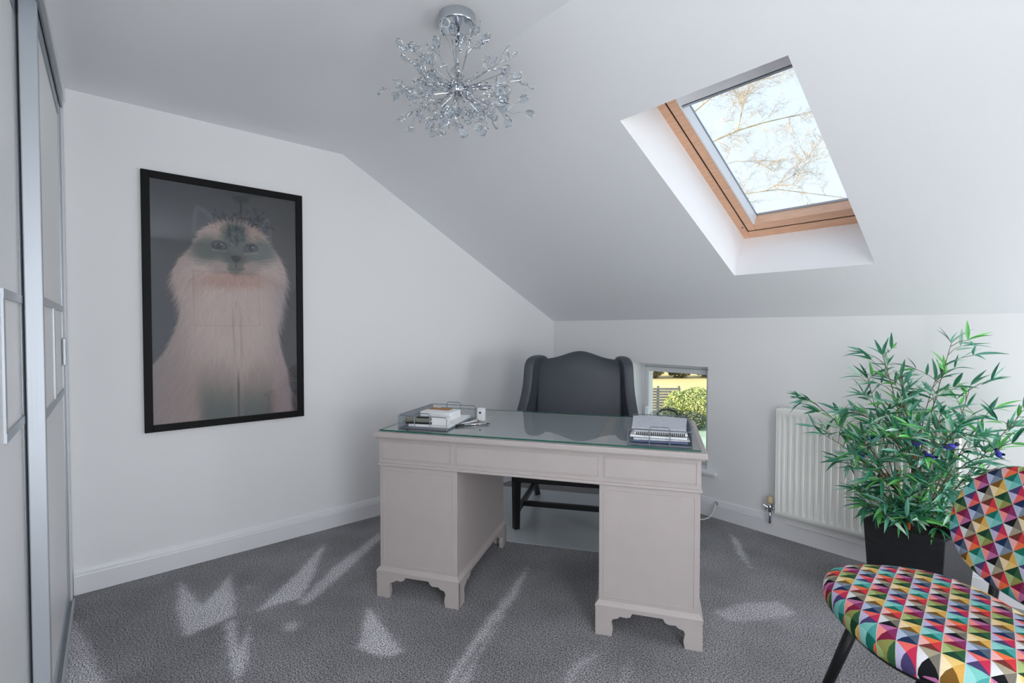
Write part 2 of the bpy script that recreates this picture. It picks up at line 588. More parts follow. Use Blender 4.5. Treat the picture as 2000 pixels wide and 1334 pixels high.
obj('shadow_gap', bm, M_BLACKGAP, rw)
bm = NB()
sbox(bm, SX0 + .043, SX1 - .043, SS0 + .053, SS1 - .06, RD + .068, RD + .076)
obj('pane', bm, M_GLASS, rw)
bm = NB()
for x0, x1, s0, s1 in ((SX0 + .043, SX0 + .055, SS0 + .053, SS1 - .06), (SX1 - .055, SX1 - .043, SS0 + .053, SS1 - .06)):
    sbox(bm, x0, x1, s0, s1, RD + .060, RD + .068)
sbox(bm, SX0 + .043, SX1 - .043, SS0 + .053, SS0 + .056, RD + .060, RD + .068)
obj('glazing_seal', bm, M_ALUDARK, rw)
bm = NB()
for k in range(1):
    tube(bm, [S(AX + .028, S0 + .10, RD - .004), S(AX + .028, S0 + .10, RD + .01)], .006, 10)
obj('screw', bm, M_ALUDARK, rw)
bl = thing('roof_window_blind', 'white slim blind cassette with side rails fitted in the roof window', 'blind')
bm = NB()
sbox(bm, SX0 + .043, SX1 - .043, SS1 - .156, SS1 - .062, RD + .0, RD + .055)
obj('cassette', bm, M_UPVC, bl, bevel=.012, seg=3)
bm = NB()
sbox(bm, SX0 + .046, SX1 - .046, SS1 - .172, SS1 - .161, RD + .008, RD + .035)
obj('pull_bar', bm, M_ALU, bl, bevel=.003)
bm = NB()
sbox(bm, SX0 + .044, SX1 - .044, SS1 - .161, SS1 - .1555, RD + .012, RD + .045)
obj('shadow_gap', bm, M_BLACKGAP, bl)
for x0 in (SX0 + .043, SX1 - .053):
    bm = NB()
    sbox(bm, x0, x0 + .010, SS0 + .050, SS1 - .118, RD + .004, RD + .060)
    obj('side_rail', bm, M_UPVC, bl, bevel=.002)
# added openings around the fill lamps: glazed door and side window, right gable
def side_frame(name, label, y0, y1, z0, z1, w):
    e = tag(bpy.data.objects.new(name, None), label, kind='structure')
    COL.objects.link(e)
    for lo, hi in (((W + .03, y0, z0), (W + .09, y0 + w, z1)), ((W + .03, y1 - w, z0), (W + .09, y1, z1)), ((W + .03, y0 + w, z0), (W + .09, y1 - w, z0 + w)), ((W + .03, y0 + w, z1 - w), (W + .09, y1 - w, z1))):
        bm = NB()
        box(bm, lo, hi)
        obj('frame_rail', bm, M_UPVC, e, bevel=.004)
    bm = NB()
    box(bm, (W + .055, y0 + w, z0 + w), (W + .061, y1 - w, z1 - w))
    obj('pane', bm, M_GLASS, e)
bm = NB()
box(bm, (2.50, -3.455, .90), (3.34, -3.435, 1.94))
tag(obj('added_rear_window', bm, M_GLASS), 'added window pane in the wall behind the camera', kind='structure')  # unseen pane added to go with the rear fill lamp
side_frame('added_door', 'added white glazed door in the right gable', RDY0, RDY1, .01, RDZ1, .07)
side_frame('added_side_window', 'added small white window in the right gable', RWY0, RWY1, RWZ0, RWZ1, .05)

# ================================================================== sliding wardrobe
wd = thing('sliding_wardrobe', 'fitted wardrobe with white sliding doors in silver aluminium frames', 'wardrobe', (0, -3.251, 0), math.atan(-0.031))
def part(name, boxes, m, parent, **k):
    bm = NB()
    for lo, hi in boxes:
        box(bm, lo, hi)
    return obj(name, bm, m, parent, **k)
TOPZ = 2.296
part('jamb', [((.004, -.06, 0), (.100, .004, TOPZ + .012))], M_TRIM, wd)
part('fascia', [((.004, -.07, TOPZ + .012), (2.36, .010, H))], M_TRIM, wd)
part('top_track', [((.10, -.10, TOPZ - .032), (2.34, .006, TOPZ - .022)), ((.10, -.10, TOPZ), (2.34, .006, TOPZ + .010)), ((.10, -.002, TOPZ - .045), (2.34, .006, TOPZ + .0))], M_ALUDARK, wd, bevel=.002)
part('bottom_track', [((.10, -.10, 0.0), (2.34, .004, .010)), ((.10, .004, 0), (2.34, .014, .022)), ((.10, -.046, .010), (2.34, -.040, .018))], M_ALU, wd, bevel=.002)
part('side_channel', [((.100, -.10, .01), (.116, -.002, TOPZ - .03))], M_ALUDARK, wd)
part('end_panel', [((2.30, -.70, 0), (2.345, -.0, TOPZ + .01))], M_TRIM, wd)
ZB0, ZB1 = .985, 1.349
def sliding_door(x0, x1, yf, bars, spans, dark):
    d = part('door', [((x0 + .03, yf - .022, .03), (x1 - .03, yf - .006, TOPZ - .05))], M_PANEL, wd)
    part('stile', [((x0, yf - .036, .02), (x0 + .035, yf, TOPZ - .012))], M_ALUDARK if dark else M_ALU, d, bevel=.004)  # dark version paints in the shade beside the front door
    part('stile', [((x1 - .030, yf - .040, .02), (x1, yf + .002, TOPZ - .012))], M_ALU, d, bevel=.003)
    part('rail', [((x0 + .035, yf - .03, TOPZ - .095), (x1 - .03, yf - .001, TOPZ - .036))], M_ALUDARK, d)
    part('rail', [((x0 + .035, yf - .03, .02), (x1 - .03, yf - .001, .075))], M_ALU, d)
    for z in (ZB0, ZB1):
        part('crossbar', [((spans[0], yf - .008, z - .012), (spans[1], yf - .0, z + .012))], M_ALU, d)
    for x in bars:
        part('upright_bar', [((x - .014, yf - .008, ZB0 + .012), (x + .014, yf - .001, ZB1 - .012))], M_ALU, d)
    return d
d = sliding_door(.118, 1.02, -.003, [.58], (.153, .99), False)
part('door_handle', [((.160, -.006, 1.10), (.190, .006, 1.22))], M_ALU, d, bevel=.003)
sliding_door(.975, 2.29, -.046, [1.345], (1.01, 1.359), True)
part('gap_shade_strip', [((.990, -.0455, .03), (1.016, -.0435, TOPZ - .06))], M_BLACKGAP, wd)  # black strip painting the shade in the gap between the doors

# ================================================================== picture of the cat
PY0, PY1, PZ0, PZ1 = -2.966, -2.186, 0.733, 2.062
pic = thing('framed_cat_picture', 'large portrait print of a long haired cat in a black frame', 'picture', (0.002, (PY0 + PY1) / 2, PZ0))
hw, hh = (PY1 - PY0) / 2, PZ1 - PZ0
FW = .036
for lo, hi in (((0, -hw, 0), (.022, -hw + FW, hh)), ((0, hw - FW, 0), (.022, hw, hh)), ((0, -hw + FW, 0), (.022, hw - FW, FW)), ((0, -hw + FW, hh - FW), (.022, hw - FW, hh))):
    part('frame_bar', [(lo, hi)], M_BLACK, pic, bevel=.002)

def paint_cat(u, v):
    """flat print of the cat: u left to right, v top to bottom, 0..1; returns linear rgb"""
    x = 150 + u * 680
    top = 93 + .151 * (x - 147)
    bot = 1240 - .104 * (x - 160)
    y = top + v * (bot - top)
    sh = x.shape
    rg = np.random.default_rng(11)
    def c(*a):
        return np.array(srgb(*a)[:3])
    col = np.zeros(sh + (3,))
    g = np.clip((x - 150) / 680, 0, 1)[..., None]
    col[:] = c(62, 66, 76) * (1 - g) + c(60, 60, 63) * g
    col *= (0.85 + 0.45 * np.clip((y - 500) / 700, 0, 1))[..., None]
    def lay(img, mask, colour, amt=1.0):
        m = np.clip(mask, 0, 1)[..., None] * amt
        return img * (1 - m) + colour * m
    def ell(cx, cy, rx, ry, s=.35):
        d = np.sqrt(((x - cx) / rx) ** 2 + ((y - cy) / ry) ** 2)
        return np.clip((1 - d) / s + .5, 0, 1)
    def poly(p, k):
        return blur(inside(x, y, p).astype(float), k)
    # ears
    for e in ([(325, 350), (332, 250), (346, 212), (395, 245), (448, 300), (420, 350)], [(630, 340), (662, 285), (684, 274), (696, 320), (700, 385)]):
        col = lay(col, poly(e, 2), c(82, 86, 92))
        m = [((px - sum(q[0] for q in e) / len(e)) * .72 + sum(q[0] for q in e) / len(e), (py - sum(q[1] for q in e) / len(e)) * .72 + sum(q[1] for q in e) / len(e) + 6) for px, py in e]
        col = lay(col, poly(m, 3), c(58, 62, 70))
    back = col.copy()
    body = [(150, 1260), (150, 965), (205, 900), (246, 815), (272, 730), (270, 650), (250, 575), (240, 525), (268, 470), (304, 432), (334, 392), (354, 345), (388, 316), (440, 302), (500, 296), (560, 304), (618, 334), (666, 364), (698, 412), (738, 462), (764, 520), (770, 570), (757, 640), (740, 720), (722, 780), (728, 850), (754, 930), (772, 1000), (786, 1080), (800, 1260)]
    B = poly(body, 3)
    B[:, :20] = 0
    base = np.zeros_like(col)
    base[:] = c(168, 146, 142)
    base = lay(base, ell(505, 680, 230, 300, .9), c(206, 186, 180))
    base = lay(base, np.clip((330 - x) / 150, 0, 1) * (y > 640), c(150, 138, 138), .8)
    base = lay(base, np.clip((x - 660) / 130, 0, 1) * (y > 560), c(156, 144, 152), .8)
    base = lay(base, ell(515, 560, 180, 36, .8), c(182, 146, 132), .6)
    for p in ([(340, 930), (420, 900), (500, 950), (522, 1030), (520, 1260), (372, 1260), (350, 1080)], [(535, 1030), (590, 920), (650, 900), (690, 970), (684, 1260), (530, 1260)]):
        a = poly(p, 10)
        base = lay(base, a * np.clip((y - 880) / 200, 0, 1), c(122, 120, 112), .75)
        base = lay(base, a * np.clip((y - 1020) / 140, 0, 1), c(80, 94, 94), .85)
    # face
    base = lay(base, ell(520, 400, 170, 105, .7), c(170, 140, 130), .6)
    base = lay(base, ell(402, 420, 86, 60, .8), c(90, 98, 94), 1)
    base = lay(base, ell(632, 432, 88, 58, .8), c(92, 100, 96), 1)
    base = lay(base, ell(516, 366, 62, 66, .6), c(66, 80, 80), 1)
    base = lay(base, ell(518, 440, 66, 66, .6), c(74, 84, 84), .95)
    st = np.clip(np.sin((x - 518) / 5.2) * 1.6 - .2, 0, 1) * ell(516, 350, 46, 44, .5)
    base = lay(base, st, c(40, 50, 54), .85)
    base = lay(base, ell(470, 505, 62, 24, .7), c(150, 136, 132), .8)
    base = lay(base, ell(570, 512, 62, 24, .7), c(150, 136, 132), .8)
    base = lay(base, ell(520, 500, 34, 34, .6), c(96, 100, 98), .8)
    img = lay(col, B, base)
    # hair strokes, lower ones first
    N = 42000
    ix = rg.integers(0, sh[0], N)
    iy = rg.integers(0, sh[1], N)
    ok = B[ix, iy] > .5
    ix, iy = ix[ok], iy[ok]
    px, py = x[ix, iy], y[ix, iy]
    order = np.argsort(-py)
    ix, iy, px, py = ix[order], iy[order], px[order], py[order]
    dx, dy = px - 518, py - 440
    r = np.hypot(dx, dy) + 1
    head = np.clip(1 - (r - 150) / 120, 0, 1)
    fx_, fy_ = dx / r, dy / r
    bx, by = dx / 420, np.ones_like(dx)
    bl = np.hypot(bx, by)
    ux = fx_ * head + bx / bl * (1 - head) + rg.normal(0, .22, len(px))
    uy = fy_ * head + by / bl * (1 - head) + rg.normal(0, .12, len(px))
    L = np.where(r < 105, 9, np.where(r < 200, 24, 46)) * rg.uniform(.6, 1.3, len(px))
    shade = np.where(r < 105, rg.normal(1, .07, len(px)), rg.normal(1, .13, len(px)))
    hue = base[ix, iy] * shade[:, None]
    for k in range(26):
        t = k / 25
        qx = px + ux * L * t
        qy = py + uy * L * t + .004 * (L * t) ** 2 * (1 - head)
        jx = np.clip(((qx - 150) / 680 * (sh[0] - 1)).round().astype(int), 0, sh[0] - 1)
        tp = 93 + .151 * (qx - 147)
        bt = 1240 - .104 * (qx - 160)
        jy = np.clip(((qy - tp) / (bt - tp) * (sh[1] - 1)).round().astype(int), 0, sh[1] - 1)
        al = .42 * (1 - .6 * t)
        img[jx, jy] = img[jx, jy] * (1 - al) + hue * al
    # eyes, nose, mouth, whiskers
    for ex, ey, tilt in ((445, 402, .25), (594, 416, -.05)):
        xr = (x - ex) * math.cos(tilt) + (y - ey) * math.sin(tilt)
        yr = -(x - ex) * math.sin(tilt) + (y - ey) * math.cos(tilt)
        d = np.sqrt((xr / 37) ** 2 + (yr / 23) ** 2)
        img = lay(img, np.clip((1 - d) / .2 + .5, 0, 1), c(30, 34, 38))
        d = np.sqrt((xr / 29) ** 2 + (yr / 18) ** 2)
        img = lay(img, np.clip((1 - d) / .2 + .5, 0, 1), c(66, 72, 82))
        d = np.sqrt(((xr - 1) / 14) ** 2 + (yr / 16) ** 2)
        img = lay(img, np.clip((1 - d) / .25 + .5, 0, 1), c(20, 22, 27))
        img = lay(img, ell(ex + 9, ey - 5, 4, 3, .7), c(176, 178, 186), .7)
        sgn = 1 if ex > 518 else -1
        img = lay(img, np.exp(-((y - ey - 22 + (x - ex) * .1 * sgn) / 4) ** 2) * (np.abs(x - ex) < 34), c(160, 152, 148), .45)
    nose = poly([(494, 452), (520, 446), (548, 454), (538, 474), (522, 484), (506, 474)], 1)
    img = lay(img, nose, c(40, 42, 48))
    img = lay(img, ell(521, 494, 3, 14, .6), c(54, 56, 60), .9)
    for sgn in (-1, 1):
        yy = 508 + 5 * np.sin(np.clip((x - 521) * sgn / 44, 0, 1) * math.pi)
        img = lay(img, np.exp(-((y - yy) / 3.2) ** 2) * (((x - 521) * sgn) > 0) * (((x - 521) * sgn) < 46), c(66, 68, 68), .5)
        for k in range(7):
            a = (-.22 + .085 * k) + .02
            s0 = (x - 521) * sgn
            yy = 486 + k * 4 + (s0 - 40) * a + ((s0 - 40) / 260) ** 2 * 26
            img = lay(img, np.exp(-((y - yy) / 1.7) ** 2) * (s0 > 42) * (s0 < 250 - abs(k - 3) * 18), c(206, 194, 190), .30)
    for sx in (505, 540):
        img = lay(img, np.exp(-((x - sx - (y - 780) * .03) / 6) ** 2) * np.clip((y - 660) / 90, 0, 1) * np.clip((980 - y) / 90, 0, 1), c(150, 128, 124), .4)
    img = lay(img, np.exp(-((x - 526) / 6) ** 2) * np.clip((y - 960) / 90, 0, 1), c(54, 68, 72), .85)
    return np.clip(img, 0, 1)

def attr_material(name, rough, coat=0.0, gain=1.0):
    m = bpy.data.materials.new(name)
    m.use_nodes = True
    n, l = m.node_tree.nodes, m.node_tree.links
    p = n['Principled BSDF']
    p.inputs['Roughness'].default_value = rough
    p.inputs['Coat Weight'].default_value = coat
    p.inputs['Coat Roughness'].default_value = 0.01
    a = n.new('ShaderNodeAttribute')
    a.attribute_name = 'ink'
    mx = n.new('ShaderNodeVectorMath')
    mx.operation = 'SCALE'
    mx.inputs['Scale'].default_value = gain
    l.new(a.outputs['Color'], mx.inputs[0])
    l.new(mx.outputs[0], p.inputs['Base Color'])
    return m
def print_sheet(name, y0, y1, z0, z1, x, ny, nz, fn, m, parent, flip=False):
    us, vs = np.linspace(0, 1, ny), np.linspace(0, 1, nz)
    def place(a, b):
        yy = y0 + (1 - a if flip else a) * (y1 - y0)
        return np.stack([np.full_like(a, x), yy, z1 - b * (z1 - z0)], -1)
    me, gu, gv = grid_mesh(name, us, vs, place, m)
    if not flip:
        me.flip_normals()
    rgb = fn(gu, gv).reshape(-1, 3)
    ca = me.attributes.new('ink', 'FLOAT_COLOR', 'POINT')
    ca.data.foreach_set('color', np.concatenate([rgb, np.ones((len(rgb), 1))], 1).astype(np.float32).ravel())
    o = bpy.data.objects.new(name, me)
    COL.objects.link(o)
    o.parent = parent
    return o
print_sheet('print', -hw + FW - .003, hw - FW + .003, FW - .003, hh - FW + .003, .009, 300, 500, paint_cat, attr_material('cat_print', 0.6, gain=.84), pic)
part('glazing', [((.011, -hw + FW - .003, FW - .003), (.013, hw - FW + .003, hh - FW + .003))], clear_glass('picture_acrylic', (1, 1, 1, 1), 1.70), pic)
part('backing', [((0, -hw + FW - .004, FW - .004), (.007, hw - FW + .004, hh - FW + .004))], M_BLACK, pic)

# canvas on the opposite gable, seen mirrored in the picture glass
cv = thing('framed_canvas', 'cream framed canvas on the opposite wall, seen mirrored in the cat picture', 'picture', (W - .002, -1.738, 1.30))
for lo, hi in (((-.03, -.396, 0), (0, -.376, .72)), ((-.03, .376, 0), (0, .396, .72)), ((-.03, -.376, 0), (0, .376, .02)), ((-.03, -.376, .70), (0, .376, .72))):
    part('frame_bar', [(lo, hi)], mat('oak_moulding', srgb(120, 86, 62), .5, noise=.2, nscale=20), cv)
def paint_canvas(u, v):
    rg = np.random.default_rng(5)
    n = blur(rg.normal(0, 1, u.shape), 6) * 6
    base = np.array(srgb(236, 228, 216)[:3]) * np.ones(u.shape + (1,))
    r = np.array(srgb(168, 84, 60)[:3])
    a = np.clip((.34 - v + n * .10) / .2, 0, 1) * np.clip(1 - np.abs(u - .5) * 1.7 + n * .2, 0, 1)
    base = base * (1 - a[..., None]) + r * a[..., None]
    s = np.exp(-((u - .38 - (v - .7) * .06) / .012) ** 2) * (v > .55)
    s = np.clip(s + np.exp(-(((u - .38) / .03) ** 2 + ((v - .6) / .06) ** 2)), 0, 1)
    return base * (1 - s[..., None]) + np.array(srgb(120, 74, 44)[:3]) * s[..., None]
print_sheet('print', -.378, .378, .018, .702, -.012, 60, 60, paint_canvas, attr_material('canvas_print', .8), cv, flip=True)

# ================================================================== desk
DA = 0.5703
DESK = Vector((0.9497, -2.1612, 0))
DW, DD, PW = 1.442, 0.722, 0.4163
def dk(a, b, z=0.0):
    return Vector((DESK.x + math.cos(DA) * a - math.sin(DA) * b, DESK.y + math.sin(DA) * a + math.cos(DA) * b, z))
desk = thing('pedestal_desk', 'greige painted twin pedestal desk with bracket feet', 'desk', DESK, DA)
def bracket(Wd, h=.116):
    f = [(0, 0), (.066, 0), (.071, .028), (.065, .060), (.072, .073), (.090, .077), (.099, .087), (.126, .085), (.141, .091), (.148, .106)]
    return f + [(Wd - x, z) for x, z in f[::-1]] + [(Wd, h), (0, h)]
for a0 in (0.0, DW - PW):
    i = .012
    ped = part('pedestal', [((a0 + i, i, .118), (a0 + PW - i, DD - i, .620))], M_DESK, desk, bevel=.002)
    for nm, at, U, N, L in (('plinth_board', (a0, 0, 0), (1, 0, 0), (0, 1, 0), PW), ('plinth_board', (a0, DD - .02, 0), (1, 0, 0), (0, 1, 0), PW),
                            ('plinth_board', (a0, .0005, 0), (0, 1, 0), (1, 0, 0), DD - .001), ('plinth_board', (a0 + PW - .02, .0005, 0), (0, 1, 0), (1, 0, 0), DD - .001)):
        bm = NB()
        prism(bm, bracket(L), .02, at=at, U=U, V=(0, 0, 1), N=N)
        obj(nm, bm, M_DESK, ped)
    bm = NB()
    z0, z1, z2 = .116, .124, .140
    A = [(a0 - .002, -.002, z0), (a0 + PW + .002, -.002, z0), (a0 + PW + .002, DD + .002, z0), (a0 - .002, DD + .002, z0)]
    B = [(p_[0], p_[1], z1) for p_ in A]
    C = [(a0 + i - .001, i - .001, z2), (a0 + PW - i + .001, i - .001, z2), (a0 + PW - i + .001, DD - i + .001, z2), (a0 + i - .001, DD - i + .001, z2)]
    R_ = [[bm.verts.new(q) for q in r_] for r_ in (A, B, C)]
    for k in range(2):
        for j in range(4):
            bm.faces.new((R_[k][j], R_[k][(j + 1) % 4], R_[k + 1][(j + 1) % 4], R_[k + 1][j]))
    bm.faces.new(R_[0][::-1])
    bm.faces.new(R_[2])
    obj('plinth_moulding', bm, M_DESK, ped)
    def bead(x0, x1, z0, z1, y, w=.004, d=.0022):
        return [((x0, y - d, z0), (x0 + w, y + .002, z1)), ((x1 - w, y - d, z0), (x1, y + .002, z1)), ((x0 + w, y - d, z0), (x1 - w, y + .002, z0 + w)), ((x0 + w, y - d, z1 - w), (x1 - w, y + .002, z1))]
    part('panel_bead', bead(a0 + .030, a0 + PW - .030, .155, .602, i), M_DESK, ped, bevel=.0015)
fz = part('frieze', [((.010, .010, .632), (DW - .010, DD - .010, .752))], M_DESK, desk, bevel=.002)
part('waist_moulding', [((.004, .004, .620), (DW - .004, DD - .004, .633))], M_DESK, desk, bevel=.004)
for x0, x1 in ((.024, .380), (.397, 1.036), (1.054, 1.418)):
    pn = part('drawer_front', [((x0 + .006, .0075, .655), (x1 - .006, .012, .733))], M_DESK, desk, bevel=.001)
    part('drawer_bead', bead(x0, x1, .648, .740, .010), M_DESK, pn, bevel=.0015)
part('desk_top', [((-.012, -.012, .757), (DW + .012, DD + .012, .781)), ((-.004, -.004, .750), (DW + .004, DD + .004, .758))], M_DESK, desk, bevel=.007, seg=3)
for x0, x1 in ((.045, .372), (.424, 1.015), (1.062, DW - .045)):
    part('leather_inset', [((x0, .05, .7795), (x1, DD - .05, .7822))], M_LEATHER_TOP, desk)
# plate glass lying on the top
bm = NB()
box(bm, (.012, .010, .7826), (DW - .012, DD - .010, .7890))
bm.faces.ensure_lookup_table()
bmesh.ops.recalc_face_normals(bm, faces=bm.faces)
for f in bm.faces:
    f.material_index = 0 if abs(f.normal.z) > .5 else 1
g = obj('desk_glass', bm, [M_DESKGLASS, M_GLASSEDGE])
g.location = DESK
g.rotation_euler = (0, 0, DA)
tag(g, 'clear plate glass with green edges covering the desk top', 'glass sheet')

# ================================================================== things on the desk
GZ = .7892
def letter_tray(a0, b0, label, closed):
    """mesh letter tray; the closed long side is 'left' or 'right', the other long side is open"""
    t = thing('letter_tray', label, 'letter tray', dk(a0, b0, GZ), DA, 'wire letter trays on the desk')
    w, d, h = .250, .375, .062
    xc, xo = (0, w) if closed == 'left' else (w, 0)
    bm = NB()
    box(bm, (0, 0, 0), (w, d, .003))
    obj('tray_base', bm, M_WIRE, t)
    bm = NB()
    r = .0020
    k_ = .012 if closed == 'left' else -.012
    tube(bm, [(xo, 0, 0), (xo, 0, h - .008), (xo - k_ * .6, 0, h), (xc + k_, 0, h), (xc, .012, h), (xc, d - .012, h), (xc + k_, d, h), (xo - k_ * .6, d, h), (xo, d, h - .008), (xo, d, 0)], r, 6)
    for y in (0, d):
        tube(bm, [(xc, y, 0), (xc, y, h - .002)], r, 6)
    obj('rim_wire', bm, M_WIRE, t)
    for y in (0, d):
        bm = NB()
        x0, x1 = w * .34, w * .66
        tube(bm, [(x0, y, .003), (x0, y, h + .006), (x0 + .008, y, h + .014), (x1 - .008, y, h + .014), (x1, y, h + .006), (x1, y, .003)], r, 6)
        obj('handle_loop', bm, M_WIRE, t)
    bm = NB()
    yy = .006
    while yy < d:
        tube(bm, [(xc, yy, .002), (xc, yy, h)], .0009, 4, False)
        yy += .006
    zz = .006
    while zz < h:
        tube(bm, [(xc, 0, zz), (xc, d, zz)], .0009, 4, False)
        zz += .006
    tag(obj('mesh_side', bm, M_WIRE, t), kind='stuff')
    return t
letter_tray(.082, .062, 'wire letter tray holding a stapler and white boxes, far end of the desk', 'left')
letter_tray(1.150, .040, 'wire letter tray filled with newspapers beside the low window', 'right')

def flat_thing(name, label, cat, pts, z0, z1, m, a, b, rot=0.0, tilt=0.0, group=None, bevel=0.0):
    bm = NB()
    prism(bm, pts, z1 - z0, at=(0, 0, 0), U=(1, 0, 0), V=(0, 1, 0), N=(0, 0, 1))
    o = obj(name, bm, m, bevel=bevel)
    o.location = dk(a, b, z0)
    o.rotation_euler = (tilt, 0, DA + rot)
    return tag(o, label, cat, group)
def rect(w, d):
    return [(-w / 2, -d / 2), (w / 2, -d / 2), (w / 2, d / 2), (-w / 2, d / 2)]
M_NEWS = mat('newsprint', srgb(196, 200, 208), 0.85, noise=0.22, nscale=90, stretch=(1, 6, 1))
M_CREAM = mat('cream_paper', srgb(216, 210, 194), 0.8)
M_BROWN = mat('kraft_paper', srgb(168, 122, 78), 0.8, noise=0.1, nscale=20)
M_DARKP = mat('dark_plastic', srgb(24, 26, 30), 0.35)
M_WHITEP = mat('white_plastic', (0.8, 0.8, 0.82, 1), 0.4)
M_BLUEP = mat('blue_cover', srgb(92, 104, 138), 0.6)
z = GZ + .004
# far tray
flat_thing('paper_stack', 'stack of white paper lying flat in the far letter tray', 'paper', rect(.21, .30), z, z + .012, M_PAPER, .215, .255, .03)
flat_thing('white_carton', 'small white carton standing in the far letter tray', 'box', rect(.075, .055), z + .0125, z + .050, M_WHITEP, .275, .125, .06, bevel=.002)
flat_thing('kraft_envelope', 'brown kraft envelope on top of the far tray papers', 'envelope', rect(.12, .045), z + .0525, z + .055, M_BROWN, .185, .315, -.1, tilt=.02)
flat_thing('white_notebook', 'white notebook under the kraft envelope', 'notebook', rect(.17, .12), z + .0125, z + .052, M_PAPER, .20, .285, -.05, bevel=.003)
st = thing('stapler', 'black and grey stapler lying in the far letter tray', 'stapler', dk(.165, .115, z + .0125), DA + .12)
part('base', [((-.065, -.014, 0), (.065, .014, .008))], M_DARKP, st, bevel=.003)
part('arm', [((-.062, -.011, .012), (.06, .011, .030)), ((-.065, -.008, .006), (-.045, .008, .02))], mat('olive_plastic', srgb(128, 128, 116), .4), st, bevel=.006)
part('grip', [((-.01, -.012, .028), (.055, .012, .036))], M_DARKP, st, bevel=.004)
# white plug and pens beside the tray
plug = thing('charger_box', 'small white upright charger with a dark socket on the desk glass', 'charger', dk(.398, .352, GZ), DA)
part('body', [((-.019, -.014, 0), (.019, .014, .066))], M_WHITEP, plug, bevel=.003)
bm = NB()
tube(bm, [(-.003, -.0138, .044), (-.003, -.0150, .044)], .006, 12)
obj('socket', bm, M_DARKP, plug)
for k, (a, b, rz, m_, lab) in enumerate(((.366, .275, 1.2, M_WHITEP, 'white pen with dark cap lying beside the far tray'), (.372, .215, .9, M_DARKP, 'black pen with copper tip lying nearest the far tray'), (.415, .235, .55, M_CHROME, 'silver pen lying on the desk glass beside two others'))):
    pen = thing('pen', lab, 'pen', dk(a, b, GZ + .0052), DA + rz, 'pens on the desk glass')
    bm = NB()
    tube(bm, [(-.062, 0, 0), (.05, 0, 0)], .005, 10)
    obj('barrel', bm, m_, pen, smooth=True)
    bm = NB()
    tube(bm, [(.05, 0, 0), (.068, 0, 0)], [.0045, .001], 10)
    obj('tip', bm, mat('copper', srgb(190, 120, 84), .3, metal=.8) if k == 1 else M_DARKP, pen)
# near tray: newspapers and magazines
specs = [(.005, .0, M_BLUEP, 'blue grey magazine at the bottom of the newspaper pile', 'magazine'),
         (.0145, .05, M_NEWS, 'folded newspaper in the middle of the tray pile', 'newspaper'),
         (.0245, -.04, M_PAPER, 'white booklet under the top newspaper', 'booklet')]
for dz, rz, m_, lab, cat_ in specs:
    flat_thing(cat_, lab, cat_, rect(.225, .30), GZ + dz, GZ + dz + .0085, m_, 1.275, .215, rz, bevel=.003)
# bound booklet with a black spine
bk = thing('spiral_booklet', 'white booklet with black comb binding leaning in the newspaper tray', 'booklet', dk(1.275, .215, GZ + .041), DA + .03)
bk.rotation_euler = (.02, -.0, DA + .03)
part('page_block', [((-.105, -.145, 0), (.105, .14, .007))], M_PAPER, bk)
bm = NB()
for k in range(26):
    x = -.095 + k * .0075
    tube(bm, [(x, -.141, .009), (x, -.148, .009), (x, -.151, .003), (x, -.147, -.002)], .002, 5)
obj('binding', bm, M_DARKP, bk)
tp = flat_thing('newspaper', 'open newspaper sheet on top of the tray pile', 'newspaper', [(-.115, -.12), (.10, -.13), (.125, .12), (-.02, .15), (-.115, .13)], GZ + .056, GZ + .060, M_NEWS, 1.275, .235, .02, tilt=.03)
flat_thing('bank_card', 'brown card lying on the desk behind the newspaper tray', 'card', rect(.075, .05), GZ + .0003, GZ + .002, M_BROWN, 1.185, .60, .1)
cable = NB()
pts = []
for k in range(60):
    t = k / 59
    an = t * 2 * math.pi * 1.9
    pts.append(dk(1.315 + .052 * math.cos(an) * (1 - .15 * t), .62 + .03 * math.sin(an), GZ + .03 + .022 * math.sin(an) + .006 * t))
tube(cable, pts, .0032, 7)
tag(obj('black_cable', cable, M_DARKP, smooth=True), 'coiled black cable at the window corner of the desk', 'cable')
cl = thing('bulldog_clip', 'black bulldog clip lying behind the newspaper pile', 'clip', dk(1.21, .475, GZ), DA)
part('body', [((-.016, -.006, 0), (.016, .006, .018))], M_DARKP, cl, bevel=.004)
bm = NB()
tube(bm, [(-.008, 0, .016), (-.010, .004, .034), (.010, .004, .034), (.008, 0, .016)], .0012, 6)
obj('lever', bm, M_DARKP, cl)

# ================================================================== wing chair behind the desk
wc = thing('wing_chair', 'charcoal leather wing back chair with black legs behind the desk', 'chair', dk(.745, 1.30), DA + .05)
def cloud(name, pts, mt, parent, sub=2, **k):
    pass
